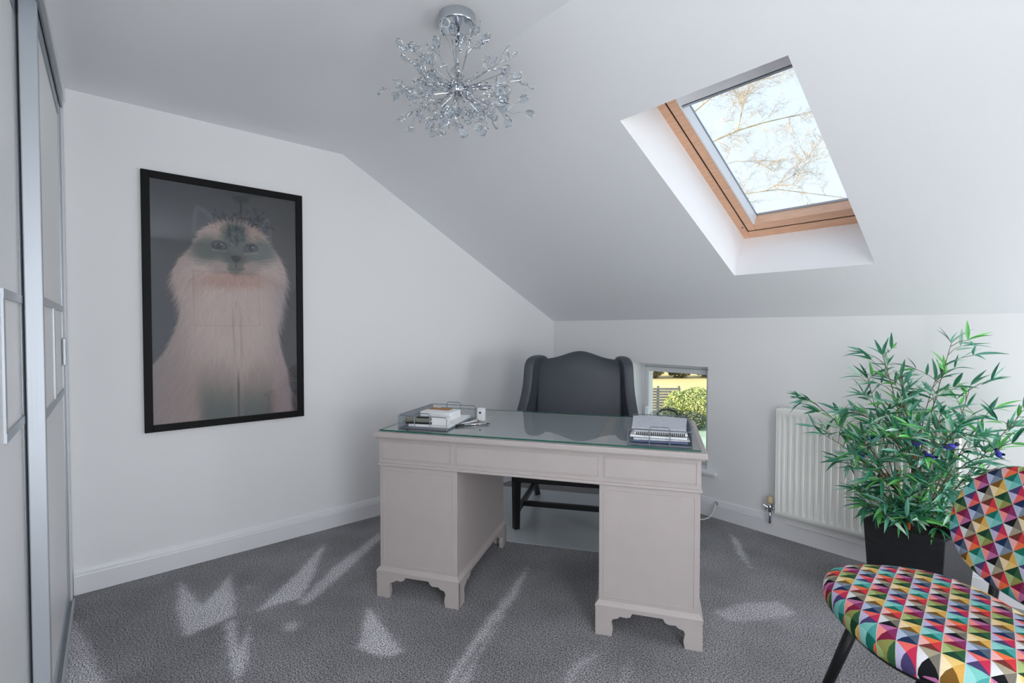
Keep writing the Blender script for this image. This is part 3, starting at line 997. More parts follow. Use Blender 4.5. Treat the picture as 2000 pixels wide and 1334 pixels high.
# backrest: camel crest, closed grid
def back_fn(front):
    def fn(u, v):
        x = (u - .5) * .60
        crest = 1.045 + .062 * math.exp(-(x / .15) ** 2)
        zz = .40 + v * (crest - .40)
        y = .07 + (zz - .40) * .13
        e = abs(u - .5) * 2
        th = .055 * math.sqrt(max(0, 1 - (v * .98) ** 14))
        bow = .020 * (1 - e * e) - .02 * e * e
        return Vector((x, y - th + bow * -.3 if front else y + th, zz))
    return fn
bm = NB()
NU, NV = 24, 20
ff, bf = back_fn(True), back_fn(False)
Fv = [[bm.verts.new(ff(i / NU, j / NV)) for j in range(NV + 1)] for i in range(NU + 1)]
Bv = [[bm.verts.new(bf(i / NU, j / NV)) for j in range(NV + 1)] for i in range(NU + 1)]
for i in range(NU):
    for j in range(NV):
        bm.faces.new((Fv[i][j], Fv[i + 1][j], Fv[i + 1][j + 1], Fv[i][j + 1]))
        bm.faces.new((Bv[i][j + 1], Bv[i + 1][j + 1], Bv[i + 1][j], Bv[i][j]))
    bm.faces.new((Fv[i][NV], Fv[i + 1][NV], Bv[i + 1][NV], Bv[i][NV]))
    bm.faces.new((Fv[i + 1][0], Fv[i][0], Bv[i][0], Bv[i + 1][0]))
for j in range(NV):
    bm.faces.new((Fv[0][j], Fv[0][j + 1], Bv[0][j + 1], Bv[0][j]))
    bm.faces.new((Fv[NU][j + 1], Fv[NU][j], Bv[NU][j], Bv[NU][j + 1]))
obj('backrest', bm, M_CHAIR, wc, smooth=True)
# wings: padded panels flaring outwards and downwards
WING = [(.14, .50), (.20, .80), (.245, 1.02), (.235, 1.058), (.19, 1.078), (.12, 1.082), (.05, 1.075), (.005, 1.05), (-.015, 1.00), (-.018, .92), (-.03, .84), (-.06, .76), (-.10, .68), (-.16, .60), (-.16, .50)]
def wing(sg):
    bm = NB()
    n = len(WING)
    cx_, cz_ = .08, .80
    layers = []
    for off, sc in ((-.028, .90), (-.036, .97), (0, 1.0), (.036, .97), (.028, .90)):
        ring_ = []
        for y, zz in WING:
            y2, z2 = cx_ + (y - cx_) * sc, cz_ + (zz - cz_) * sc
            spread = .262 + (.245 - y2) * .30 + max(0, (.95 - z2)) * .05
            ring_.append(bm.verts.new((sg * (spread + off), y2, z2)))
        layers.append(ring_)
    for a, b in zip(layers, layers[1:]):
        for k in range(n):
            bm.faces.new((a[k], a[(k + 1) % n], b[(k + 1) % n], b[k]))
    bm.faces.new(layers[0][::-1])
    bm.faces.new(layers[-1])
    return obj('wing', bm, M_CHAIR, wc, smooth=True, subsurf=2)
wing(-1)
wing(1)
for sg in (-1, 1):
    bm = NB()
    box(bm, (sg * .325 - .05, -.36, .30), (sg * .325 + .05, .12, .60))
    obj('arm', bm, M_CHAIR, wc, bevel=.045, seg=4, smooth=True)
bm = NB()
box(bm, (-.27, -.38, .37), (.27, .09, .50))
obj('seat_cushion', bm, M_CHAIR, wc, bevel=.04, seg=4, smooth=True)
part('seat_frame', [((-.37, -.375, .305), (.37, .14, .37))], M_BLACKWOOD, wc, bevel=.006)
for sg in (-1, 1):
    bm = NB()
    tube(bm, [(sg * .345, -.345, .31), (sg * .345, -.350, 0.005)], [.030, .024], 4)
    obj('leg', bm, M_BLACKWOOD, wc)
    bm = NB()
    tube(bm, [(sg * .335, .10, .31), (sg * .335, .20, .14), (sg * .335, .33, 0.005)], [.030, .027, .023], 4)
    obj('leg', bm, M_BLACKWOOD, wc)
    part('side_stretcher', [((sg * .34 - .013, -.345, .10), (sg * .34 + .013, .235, .13))], M_BLACKWOOD, wc)
part('cross_stretcher', [((-.33, -.205, .10), (.33, -.178, .13))], M_BLACKWOOD, wc)

# clear chair mat
M_MAT = clear_glass('mat_plastic', (0.9, 0.93, 0.95, 1), 1.45)
mm_ = bpy.data.materials.new('frosted_mat')
mm_.use_nodes = True
p = mm_.node_tree.nodes['Principled BSDF']
p.inputs['Base Color'].default_value = (0.50, 0.54, 0.57, 1)
p.inputs['Roughness'].default_value = 0.22
n_, l_ = mm_.node_tree.nodes, mm_.node_tree.links
nz = n_.new('ShaderNodeTexNoise')
nz.inputs['Scale'].default_value = 2.6
tcx = n_.new('ShaderNodeTexCoord')
l_.new(tcx.outputs['Object'], nz.inputs['Vector'])
bp = n_.new('ShaderNodeBump')
bp.inputs['Strength'].default_value = .25
bp.inputs['Distance'].default_value = .05
l_.new(nz.outputs['Fac'], bp.inputs['Height'])
l_.new(bp.outputs[0], p.inputs['Normal'])
bm = NB()
box(bm, (-.60, -.49, 0), (.60, .49, .003))
o = obj('chair_mat', bm, mm_)
o.location = dk(.66, 1.238, .0015)
o.rotation_euler = (0, 0, DA + .015)
tag(o, 'pale translucent plastic chair mat under the wing chair', 'chair mat')

# ================================================================== chandelier
CHX, CHY = 1.630, -2.166
ch = thing('crystal_chandelier', 'chrome burst ceiling light covered in clear crystal discs', 'chandelier', (CHX, CHY, H))
bm = NB()
lathe(bm, [(.066, 0), (.066, -.032), (.062, -.036)], 40)
obj('canopy', bm, M_CHROME, ch, bevel=.002)
bm = NB()
lathe(bm, [(.0075, -.036), (.0075, -.245)], 14)
obj('rod', bm, M_CHROME, ch, smooth=True)
HUB = Vector((0, 0, -.262))
bm = NB()
lathe(bm, [(.012, .022), (.030, .016), (.036, 0), (.030, -.016), (.012, -.022)], 24, HUB)
obj('hub', bm, M_CHROME, ch, smooth=True)
bm = NB()
lathe(bm, [(.050, .004), (.054, 0), (.050, -.004)], 28, HUB + Vector((0, 0, .004)))
obj('hub_disc', bm, M_CHROME, ch)
bm = NB()
R0, T0 = .0172, .0042
rings = []
for r, z_ in ((.0118, -T0), (.0155, -T0 * .6), (R0, 0), (.0155, T0 * .6), (.0118, T0)):
    rings.append([bm.verts.new((r * math.cos((k + .5) * math.pi / 5), r * math.sin((k + .5) * math.pi / 5), z_)) for k in range(10)])
for i in range(4):
    for k in range(10):
        bm.faces.new((rings[i][k], rings[i][(k + 1) % 10], rings[i + 1][(k + 1) % 10], rings[i + 1][k]))
bm.faces.new(rings[0][::-1])
bm.faces.new(rings[4])
crystal_mesh = mesh_of(bm, 'crystal', M_CRYSTAL)
rnd = random.Random(21)
for k in range(8):
    az = k * math.pi / 4 + .2
    d_ = Vector((math.cos(az), math.sin(az), .16 if k % 2 else -.10)).normalized()
    bm = NB()
    tube(bm, [HUB + d_ * .03, HUB + d_ * .085], .0042, 10)
    tube(bm, [HUB + d_ * .085, HUB + d_ * .112], .0075, 12)
    lh = obj('lamp_holder', bm, M_CHROME, ch, smooth=True)
    bm = NB()
    tube(bm, [HUB + d_ * .112, HUB + d_ * .135, HUB + d_ * .142], [.0048, .0048, .002], 10)
    obj('capsule_bulb', bm, M_CRYSTAL, lh, smooth=True)
NST = 40
for k in range(NST):
    g_ = (k + .5) / NST
    el = math.asin(max(-.95, min(.95, (1 - 2 * g_) * .95)))
    az = k * 2.39996 + rnd.uniform(-.2, .2)
    d_ = Vector((math.cos(az) * math.cos(el), math.sin(az) * math.cos(el), math.sin(el)))
    if d_.z > .35:
        d_ = Vector((d_.x * 1.9, d_.y * 1.9, d_.z)).normalized()
    flat = Vector((d_.x, d_.y, d_.z * .78))
    L = rnd.uniform(.17, .255) * flat.length
    if d_.z < -.3:
        L *= .64
    if k % 4 == 3:
        L *= .62
    side = d_.cross(Vector((0, 0, 1))).normalized()
    up_ = side.cross(d_).normalized()
    bend = rnd.uniform(-.05, .05)
    path = [HUB + d_ * .02, HUB + d_ * L * .5 + up_ * bend * .5, HUB + d_ * L + up_ * bend]
    bm = NB()
    tube(bm, path, [.0016, .0012, .0009], 6)
    ends = []
    for q in range(5 if k % 3 else 4):
        b0 = path[1].lerp(path[2], rnd.uniform(.1, 1.0))
        dd_ = (d_ * 1.0 + side * rnd.uniform(-1, 1) + up_ * rnd.uniform(-1, 1)).normalized()
        e0 = b0 + dd_ * rnd.uniform(.03, .075)
        if e0.z > -.07:
            e0.z = -.07 - rnd.uniform(0, .05)
        tube(bm, [b0, b0.lerp(e0, .6) + up_ * .006, e0], .0008, 5)
        ends.append((e0, dd_))
    stem = obj('stem', bm, M_CHROME, ch)
    for e, dd_ in ends:
        c_ = obj('crystal', crystal_mesh, None, stem)
        rv = Vector((rnd.uniform(-1, 1), rnd.uniform(-1, 1), rnd.uniform(-1, 1)))
        nrm = (rv - dd_ * rv.dot(dd_)).normalized()
        c_.rotation_euler = nrm.to_track_quat('Z', 'Y').to_euler()
        s_ = rnd.uniform(.8, 1.1)
        c_.scale = (s_, s_, s_)
        c_.location = e + dd_ * R0 * s_ * .95

# ================================================================== radiator, valve, cord
RX0, RX1, RZ0, RZ1 = 1.931, 2.742, .157, .793
rad = thing('radiator', 'white ribbed panel radiator on the low wall behind the plant', 'radiator', (RX0, 0, RZ0))
rw_, rh_ = RX1 - RX0, RZ1 - RZ0
part('back_panel', [((.0, -.045, 0), (rw_, -.03, rh_))], M_RAD, rad)
part('side_cover', [((-.002, -.090, .004), (.004, -.03, rh_ - .004))], M_RAD, rad, bevel=.002)
part('side_cover', [((rw_ - .004, -.090, .004), (rw_ + .002, -.03, rh_ - .004))], M_RAD, rad, bevel=.002)
part('top_grille', [((0, -.088, rh_ - .010), (rw_, -.03, rh_ - .004))], M_RAD, rad)
# pressed front panel: ribs with rounded ends
nx_, nz_ = 490, 60
xs_ = np.linspace(0, rw_, nx_)
zs_ = np.linspace(0, rh_, nz_)
pitch = .0345
def press(a, b):
    ph = (a - .022) / pitch
    fr = np.abs((ph - np.round(ph))) * 2
    rib = np.clip((fr - .30) / .35, 0, 1)
    rib = rib * rib * (3 - 2 * rib)
    ends = np.clip((b - .030) / .016, 0, 1) * np.clip((rh_ - .036 - b) / .016, 0, 1)
    insidex = np.clip((a - .018) / .01, 0, 1) * np.clip((rw_ - .018 - a) / .01, 0, 1)
    dep = (1 - rib) * ends * insidex * .0065
    edge = np.clip(1 - np.minimum.reduce([a, rw_ - a, b, rh_ - b]) / .006, 0, 1) ** 2 * .006
    return np.stack([a, -.090 + dep + edge, b], -1)
me, _, _ = grid_mesh('front_panel', xs_, zs_, press, M_RAD)
for f in me.polygons:
    f.use_smooth = True
o = obj('front_panel', me, None, rad)
for x in (.15, rw_ - .15):
    part('bracket', [((x - .015, -.03, .10), (x + .015, -.001, .50))], M_RAD, rad)
vl = thing('radiator_valve', 'chrome radiator valve with a cream cap at the radiator corner', 'valve', (RX0 - .04, -.060, .122))
bm = NB()
tube(bm, [(0, 0, -.035), (0, 0, .045)], .0075, 12)
tube(bm, [(0, 0, .058), (.036, 0, .058)], .009, 12)
tube(bm, [(0, 0, .035), (0, 0, .085)], .0125, 12)
obj('valve_body', bm, M_CHROME, vl, smooth=True)
bm = NB()
lathe(bm, [(.015, .085), (.0175, .09), (.0165, .122), (.010, .126)], 16)
obj('cap', bm, mat('cream_plastic', srgb(214, 198, 160), .5), vl, smooth=True)
bm = NB()
tube(bm, [(-.012, 0, .058), (-.036, -.006, .070)], [.006, .004], 10)
tube(bm, [(-.022, -.002, .062), (-.024, -.004, .040)], .006, 8)
obj('drain_tap', bm, M_CHROME, vl)
bm = NB()
tube(bm, [(0, 0, -.035), (0, .03, -.045), (0, .044, -.05)], .0075, 10)
obj('pipe', bm, M_TRIM, vl, smooth=True)
bm = NB()
cp = [(1.536, -.022, .104), (1.537, -.032, .106), (1.540, -.050, .085), (1.536, -.066, .050), (1.520, -.085, .018), (1.50, -.11, .007), (1.46, -.17, .006), (1.40, -.26, .006), (1.30, -.36, .006)]
fine = []
for i in range(len(cp) - 1):
    for t in (0, .5):
        fine.append(Vector(cp[i]).lerp(Vector(cp[i + 1]), t))
fine.append(Vector(cp[-1]))
crd = thing('extension_lead', 'white flex running from the skirting to the floor beside the desk', 'cord', (0, 0, 0))
tube(bm, fine, .0042, 8)
obj('flex', bm, mat('cream_flex', srgb(226, 224, 214), .5), crd, smooth=True)
part('clip', [((1.527, -.030, .092), (1.546, -.019, .112))], mat('grey_clip', srgb(120, 122, 126), .5), crd, bevel=.003)

# ================================================================== patterned chair
FAM = [[(30, 70, 50), (52, 98, 62), (150, 152, 84), (172, 194, 126)],
       [(128, 92, 38), (226, 176, 86), (236, 202, 122), (246, 222, 178)],
       [(30, 50, 86), (86, 102, 122), (132, 148, 164), (184, 194, 222)],
       [(76, 66, 112), (206, 42, 82), (240, 106, 98), (198, 188, 222)],
       [(20, 116, 98), (80, 170, 166), (126, 202, 192), (154, 216, 212)],
       [(122, 52, 46), (216, 56, 62), (246, 116, 66), (246, 182, 182)],
       [(25, 27, 32), (126, 120, 108), (172, 162, 138), (226, 226, 230)],
       [(132, 26, 66), (142, 52, 102), (192, 112, 162), (250, 152, 142)]]
def fabric():
    m = bpy.data.materials.new('triangle_fabric')
    m.use_nodes = True
    n, l = m.node_tree.nodes, m.node_tree.links
    p = n['Principled BSDF']
    p.inputs['Roughness'].default_value = 0.9
    p.inputs['Specular IOR Level'].default_value = 0.15
    uv = n.new('ShaderNodeUVMap')
    uv.uv_map = 'weave'
    sp = n.new('ShaderNodeSeparateXYZ')
    l.new(uv.outputs[0], sp.inputs[0])
    def M_(op, a, b=None, c=None):
        q = n.new('ShaderNodeMath')
        q.operation = op
        for i, v in enumerate((a, b, c)):
            if v is None:
                continue
            if isinstance(v, (int, float)):
                q.inputs[i].default_value = v
            else:
                l.new(v, q.inputs[i])
        return q.outputs[0]
    u, v = sp.outputs[0], sp.outputs[1]
    cu, cv_ = M_('FLOOR', u), M_('FLOOR', v)
    fu, fv = M_('SUBTRACT', M_('SUBTRACT', u, cu), .5), M_('SUBTRACT', M_('SUBTRACT', v, cv_), .5)
    fam = M_('FLOORED_MODULO', M_('MULTIPLY_ADD', cu, 3.0, cv_), 8.0)
    horiz = M_('GREATER_THAN', M_('ABSOLUTE', fu), M_('ABSOLUTE', fv))
    pu, pv = M_('GREATER_THAN', fu, 0.0), M_('GREATER_THAN', fv, 0.0)
    # top 0, right 1, bottom 2, left 3
    hv = M_('SUBTRACT', 3.0, M_('MULTIPLY', pu, 2.0))
    vv = M_('SUBTRACT', 2.0, M_('MULTIPLY', pv, 2.0))
    tri = M_('ADD', M_('MULTIPLY', horiz, hv), M_('MULTIPLY', M_('SUBTRACT', 1.0, horiz), vv))
    idx = M_('DIVIDE', M_('ADD', M_('MULTIPLY_ADD', fam, 4.0, tri), .5), 32.0)
    r = n.new('ShaderNodeValToRGB')
    r.color_ramp.interpolation = 'CONSTANT'
    els = r.color_ramp.elements
    cols = [c for f in FAM for c in f]
    els[0].position = 0
    els[0].color = srgb(cols[0])
    els[1].position = 1 / 32
    els[1].color = srgb(cols[1])
    for k in range(2, 32):
        e = els.new(k / 32)
        e.color = srgb(cols[k])
    l.new(idx, r.inputs[0])
    seam = M_('GREATER_THAN', M_('ABSOLUTE', fu), .478)
    mx = n.new('ShaderNodeMix')
    mx.data_type = 'RGBA'
    l.new(M_('MULTIPLY', seam, .7), mx.inputs['Factor'])
    l.new(r.outputs[0], mx.inputs['A'])
    mx.inputs['B'].default_value = srgb(214, 212, 208)
    nz = n.new('ShaderNodeTexNoise')
    nz.inputs['Scale'].default_value = 500
    t = n.new('ShaderNodeTexCoord')
    l.new(t.outputs['Object'], nz.inputs['Vector'])
    sc = n.new('ShaderNodeVectorMath')
    sc.operation = 'SCALE'
    hs = n.new('ShaderNodeHueSaturation')
    hs.inputs['Saturation'].default_value = .98
    hs.inputs['Value'].default_value = .95
    l.new(mx.outputs['Result'], hs.inputs['Color'])
    l.new(hs.outputs[0], sc.inputs[0])
    mr = n.new('ShaderNodeMapRange')
    mr.inputs['To Min'].default_value = .78
    mr.inputs['To Max'].default_value = 1.16
    l.new(nz.outputs['Fac'], mr.inputs['Value'])
    l.new(mr.outputs[0], sc.inputs['Scale'])
    l.new(sc.outputs[0], p.inputs['Base Color'])
    b = n.new('ShaderNodeBump')
    b.inputs['Strength'].default_value = .2
    b.inputs['Distance'].default_value = .003
    l.new(nz.outputs['Fac'], b.inputs['Height'])
    l.new(b.outputs[0], p.inputs['Normal'])
    return m
M_FAB = fabric()
TILE = .0445
def set_uv(me, fn):
    lay = me.uv_layers.new(name='weave')
    for lp in me.loops:
        lay.data[lp.index].uv = fn(me.vertices[lp.vertex_index].co)
pc = thing('patterned_chair', 'dining chair upholstered in multicoloured triangle fabric with black legs', 'chair', (2.843, -1.336, 0), math.radians(42 - 90))
def superell(t, a, b, e=2.5):
    c, s = math.cos(t), math.sin(t)
    return a * math.copysign(abs(c) ** (2 / e), c), b * math.copysign(abs(s) ** (2 / e), s)
def puff(a, b, prof, nt=64, e=2.5, dome=0.0):
    """rings from rim profile [(scale, z)], closed top and bottom"""
    bm = NB()
    rs = []
    for sc, zz in prof:
        rs.append([bm.verts.new((*[q * sc for q in superell(k * 2 * math.pi / nt, a, b, e)], zz)) for k in range(nt)])
    for i in range(len(rs) - 1):
        for k in range(nt):
            bm.faces.new((rs[i][k], rs[i][(k + 1) % nt], rs[i + 1][(k + 1) % nt], rs[i + 1][k]))
    bm.faces.new(rs[0][::-1])
    bm.faces.new(rs[-1])
    return bm
SA, SB = .288, .252
prof = [(.90, .375), (.965, .382), (.992, .396), (1.0, .412), (.990, .430), (.955, .445), (.88, .456), (.74, .463), (.55, .466), (.30, .467), (.1, .467)]
bm = puff(SA, SB, prof)
me = mesh_of(bm, 'seat', M_FAB)
def seat_uv(co):
    r = math.hypot(co.x / SA, co.y / SB)
    ext = 1 + max(0, .445 - co.z) * .9
    x, y = co.x * ext, co.y * ext
    ca_, sa_ = math.cos(math.radians(53)), math.sin(math.radians(53))
    return ((x * ca_ + y * sa_) / TILE + 40.3, (x * sa_ - y * ca_) / TILE + 40.2)
set_uv(me, seat_uv)
seat_o = obj('seat', me, None, pc, smooth=True)
bm = puff(SA, SB, [(.86, .362), (.90, .364), (.90, .375)])
obj('seat_base', bm, M_BLACKMETAL, pc)
# backrest: curved pad, reclined
BA, BB = .272, .192
def back_pos(x, h, th):
    """x across, h along the recline, th through the pad"""
    cl_ = math.cos(math.radians(22))
    sl_ = math.sin(math.radians(22))
    curve = -.25 * x * x
    y = .275 + (h * sl_) + curve + th * cl_
    return Vector((x, y, .672 + h * cl_ - th * sl_))
bm = NB()
rs = []
nt = 64
for sc, th in ((.93, .034), (.975, .028), (1.0, .012), (1.0, -.004), (.985, -.018), (.95, -.027), (.86, -.032), (.65, -.035), (.40, -.036), (.15, -.036)):
    rs.append([bm.verts.new(back_pos(*[q * sc for q in superell(k * 2 * math.pi / nt, BA, BB, 2.35)], th)) for k in range(nt)])
for i in range(len(rs) - 1):
    for k in range(nt):
        bm.faces.new((rs[i][k], rs[i][(k + 1) % nt], rs[i + 1][(k + 1) % nt], rs[i + 1][k]))
bm.faces.new(rs[0][::-1])
bm.faces.new(rs[-1])
me = mesh_of(bm, 'backrest', M_FAB)
def back_uv(co):
    h = (co.z - .672) / math.cos(math.radians(22))
    return ((co.x + h) * .7071 / TILE + 40.1, (-co.x + h) * .7071 / TILE + 40.6)
set_uv(me, back_uv)
obj('backrest', me, None, pc, smooth=True)
for sg in (-1, 1):
    bm = NB()
    tube(bm, [(sg * .15, -.105, .37), (sg * .180, -.225, 0.002)], [.019, .014], 12)
    obj('leg', bm, M_BLACKMETAL, pc, smooth=True)
    bm = NB()
    tube(bm, [(sg * .145, .17, .37), (sg * .19, .29, 0.002)], [.016, .011], 12)
    obj('leg', bm, M_BLACKMETAL, pc, smooth=True)
    bm = NB()
    tube(bm, [(sg * .155, .12, .368), (sg * .160, .235, .370), (sg * .162, .278, .41), (sg * .158, .285, .50), (sg * .150, .318, .62)], [.013, .013, .013, .013, .011], 10)
    obj('back_post', bm, M_BLACKMETAL, pc, smooth=True)

# ================================================================== plant
PR = math.radians(-13)
POTS = .312
pfl = Vector((2.453, -.440, 0))
pu_, pv_ = Vector((math.cos(PR), math.sin(PR), 0)), Vector((-math.sin(PR), math.cos(PR), 0))
pcen = pfl + pu_ * POTS / 2 + pv_ * POTS / 2
pt = thing('planter', 'tall square black tapered planter beside the radiator', 'planter', pcen, PR)
bm = NB()
hz = .38
h0, h1, hi_ = POTS / 2 - .022, POTS / 2, POTS / 2 - .020
def sq(h, z_):
    return [bm.verts.new((x * h, y * h, z_)) for x, y in ((-1, -1), (1, -1), (1, 1), (-1, 1))]
R_ = [sq(h0, 0), sq(h1, hz), sq(hi_, hz), sq(hi_ - .006, hz - .07)]
for a, b in zip(R_, R_[1:]):
    for k in range(4):
        bm.faces.new((a[k], a[(k + 1) % 4], b[(k + 1) % 4], b[k]))
bm.faces.new(R_[0][::-1])
bm.faces.new(R_[-1])
obj('pot', bm, M_POT, pt, bevel=.004)
bm, V_ = sgrid(lambda u, v: Vector(((u - .5) * 2 * (hi_ - .005), (v - .5) * 2 * (hi_ - .005), hz - .055 + .012 * math.sin(9 * u) * math.cos(7 * v))), 10, 10)
obj('soil', bm, M_SOIL, pt, smooth=True)

plant = thing('artificial_bamboo', 'bushy green artificial bamboo plant with narrow leaves and orange canes', 'plant', pcen + Vector((0, 0, hz - .06)))
porg = pcen + Vector((0, 0, hz - .06))
def leafmat(name, c):
    m_ = mat(name, srgb(*c), 0.42, noise=0.12, nscale=20)
    return m_
LM = [leafmat('leaf_deep', (50, 126, 92)), leafmat('leaf_blue', (102, 168, 146)), leafmat('leaf_bright', (108, 196, 102)), leafmat('leaf_pale', (168, 204, 182))]
M_TWIG = mat('twig', srgb(104, 96, 66), .7)
M_CANE = mat('cane', srgb(188, 104, 48), .5, noise=.15, nscale=30, stretch=(1, 1, .2))
leaf_meshes = []
for li, lm in enumerate(LM):
    for droop in (.15, .45):
        bm = NB()
        prev = None
        n_seg = 6
        for k in range(n_seg + 1):
            t = k / n_seg
            w_ = .0072 * (math.sin(math.pi * min(1, t ** .75 * 1.0)) ** .9) if 0 < t < 1 else 0.0006
            x = t * .085
            zc = -droop * .05 * t * t
            row = [bm.verts.new((x, -w_, zc + w_ * .35)), bm.verts.new((x, 0, zc)), bm.verts.new((x, w_, zc + w_ * .35))]
            if prev:
                bm.faces.new((prev[0], row[0], row[1], prev[1]))
                bm.faces.new((prev[1], row[1], row[2], prev[2]))
            prev = row
        leaf_meshes.append(mesh_of(bm, 'leaf', lm))
prn = random.Random(5)
leaves = []
def add_leaf(p, d, s):
    leaves.append((p, d, s, prn.choices(range(4), (38, 28, 18, 16))[0] * 2 + prn.randint(0, 1), prn.uniform(-.9, .9)))
def branch(p0, p1, r0, r1, mid=None, clusters=9, start=.35, spread=.16):
    mid = mid or (p0.lerp(p1, .55) + Vector((prn.uniform(-.03, .03), prn.uniform(-.03, .03), .05)))
    path = []
    for k in range(9):
        t = k / 8
        path.append(p0 * (1 - t) ** 2 + mid * 2 * t * (1 - t) + p1 * t * t)
    bm = NB()
    tube(bm, path, [r0 + (r1 - r0) * k / 8 for k in range(9)], 6)
    for c in range(clusters):
        t = start + (1 - start) * (c + .6) / clusters
        i = min(7, int(t * 8))
        q = path[i].lerp(path[i + 1], t * 8 - i)
        tan = (path[i + 1] - path[i]).normalized()
        az_ = prn.uniform(0, 2 * math.pi)
        out = Vector((math.cos(az_), math.sin(az_) * .8, prn.uniform(-.1, .7)))
        out = (out + tan * .5).normalized()
        tw = prn.uniform(.25, 1.0) * spread * (1.1 - .5 * t)
        e = q + out * tw
        e.y = max(-.62, min(-.10, e.y))
        tube(bm, [q, q.lerp(e, .5) + Vector((0, 0, .008)), e], [.0016, .0013, .001], 4)
        for k in range(prn.randint(3, 5)):
            ld = (out + Vector((prn.uniform(-1, 1), prn.uniform(-1, 1), prn.uniform(-.65, .6)))).normalized()
            add_leaf(e, ld, prn.uniform(.75, 1.25))
        if prn.random() < .8:
            ld = (out + Vector((prn.uniform(-.8, .8), prn.uniform(-.8, .8), prn.uniform(-.4, .4)))).normalized()
            add_leaf(q.lerp(e, .55), ld, prn.uniform(.7, 1.1))
    for k in range(4):
        ld = ((p1 - path[7]).normalized() + Vector((prn.uniform(-.9, .9), prn.uniform(-.9, .9), prn.uniform(-.6, .5)))).normalized()
        add_leaf(p1, ld, prn.uniform(.8, 1.2))
    o = obj('branch', bm, M_TWIG, plant)
    o.location = -porg
def PV(x, y, z_):
    return Vector((x, y, z_))
canes = [((2.60, -.33), (2.622, -.33, .70), .0085), ((2.545, -.30), (2.558, -.31, .60), .0085)]
for (x, y), tp_, r in canes:
    bm = NB()
    b0 = Vector((x, y, hz - .06))
    t0 = Vector(tp_)
    path = [b0.lerp(t0, k / 10) for k in range(11)]
    tube(bm, path, [r * (1.12 if k % 3 == 0 else 1.0) for k in range(11)], 8)
    o = obj('cane', bm, M_CANE, plant)
    o.location = -porg
cA, cB, cC = Vector((2.62, -.33, .60)), Vector((2.556, -.31, .50)), Vector((2.64, -.28, .33))
for p0, tgt, ncl in ((cA, (2.738, -.33, 1.20), 8), (cA, (2.500, -.36, 1.14), 9), (cB, (2.185, -.36, .905), 10), (cB, (2.275, -.42, .74), 9), (cB, (2.43, -.30, 1.02), 9),
                     (cA, (2.675, -.24, 1.03), 7), (cC, (2.800, -.30, 1.02), 7), (cC, (2.945, -.30, .90), 10), (cC, (2.900, -.40, .78), 9), (cA, (2.60, -.45, .93), 9),
                     (cB, (2.46, -.48, .74), 9), (cA, (2.76, -.44, .80), 10), (cB, (2.34, -.34, .60), 7), (cC, (2.75, -.36, .62), 8), (cA, (2.66, -.50, .70), 9),
                     (cB, (2.53, -.46, .58), 9), (cA, (2.70, -.46, .58), 9), (cA, (2.45, -.44, .86), 9), (cC, (2.80, -.46, .70), 9), (cB, (2.40, -.44, .66), 8), (cA, (2.58, -.50, .78), 9), (cC, (2.72, -.42, .90), 8), (cB, (2.53, -.20, .88), 8), (cA, (2.56, -.28, 1.0), 8), (cC, (2.85, -.22, .90), 8)):
    branch(p0, Vector(tgt), .0032, .0012, clusters=ncl)
low = Vector((2.59, -.31, hz - .05))
for tgt in ((2.60, -.46, .42), (2.72, -.44, .41), (2.47, -.40, .42), (2.56, -.43, .47), (2.65, -.45, .46), (2.70, -.38, .46), (2.54, -.42, .56), (2.68, -.42, .60), (2.47, -.46, .44), (2.56, -.50, .43), (2.66, -.50, .44), (2.42, -.34, .47), (2.74, -.42, .48), (2.62, -.42, .52), (2.50, -.38, .52)):
    branch(low, Vector(tgt), .0025, .001, clusters=6, start=.25, spread=.085)
def leaf_matrix(p, d, s, roll):
    q = d.to_track_quat('X', 'Z')
    return Matrix.Translation(p - porg) @ q.to_matrix().to_4x4() @ Matrix.Rotation(roll, 4, 'X') @ Matrix.Scale(s, 4)
view = (CAM - porg).normalized()
leaves = [L_ for L_ in leaves if L_[0].y + L_[1].y * .085 * L_[2] < -.03]
leaves.sort(key=lambda L_: -(L_[2] * (1 - .6 * abs(L_[1].dot(view))) + .6 * (L_[0] - porg).dot(view)))
for p0, d_, s_, mi, roll in leaves[:300]:
    o = obj('leaf', leaf_meshes[mi], None, plant)
    o.matrix_local = leaf_matrix(p0, d_, s_, roll)
rest = bmesh.new()
for p0, d_, s_, mi, roll in leaves[300:]:
    start_v = len(rest.verts)
    start_f = len(rest.faces)
    rest.from_mesh(leaf_meshes[mi])
    rest.verts.ensure_lookup_table()
    rest.faces.ensure_lookup_table()
    bmesh.ops.transform(rest, matrix=leaf_matrix(p0, d_, s_, roll), verts=rest.verts[start_v:])
    for f in rest.faces[start_f:]:
        f.material_index = mi // 2
me = bpy.data.meshes.new('foliage')
rest.to_mesh(me)
rest.free()
for lm in LM:
    me.materials.append(lm)
o = obj('foliage', me, None, plant)
tag(o, kind='stuff')
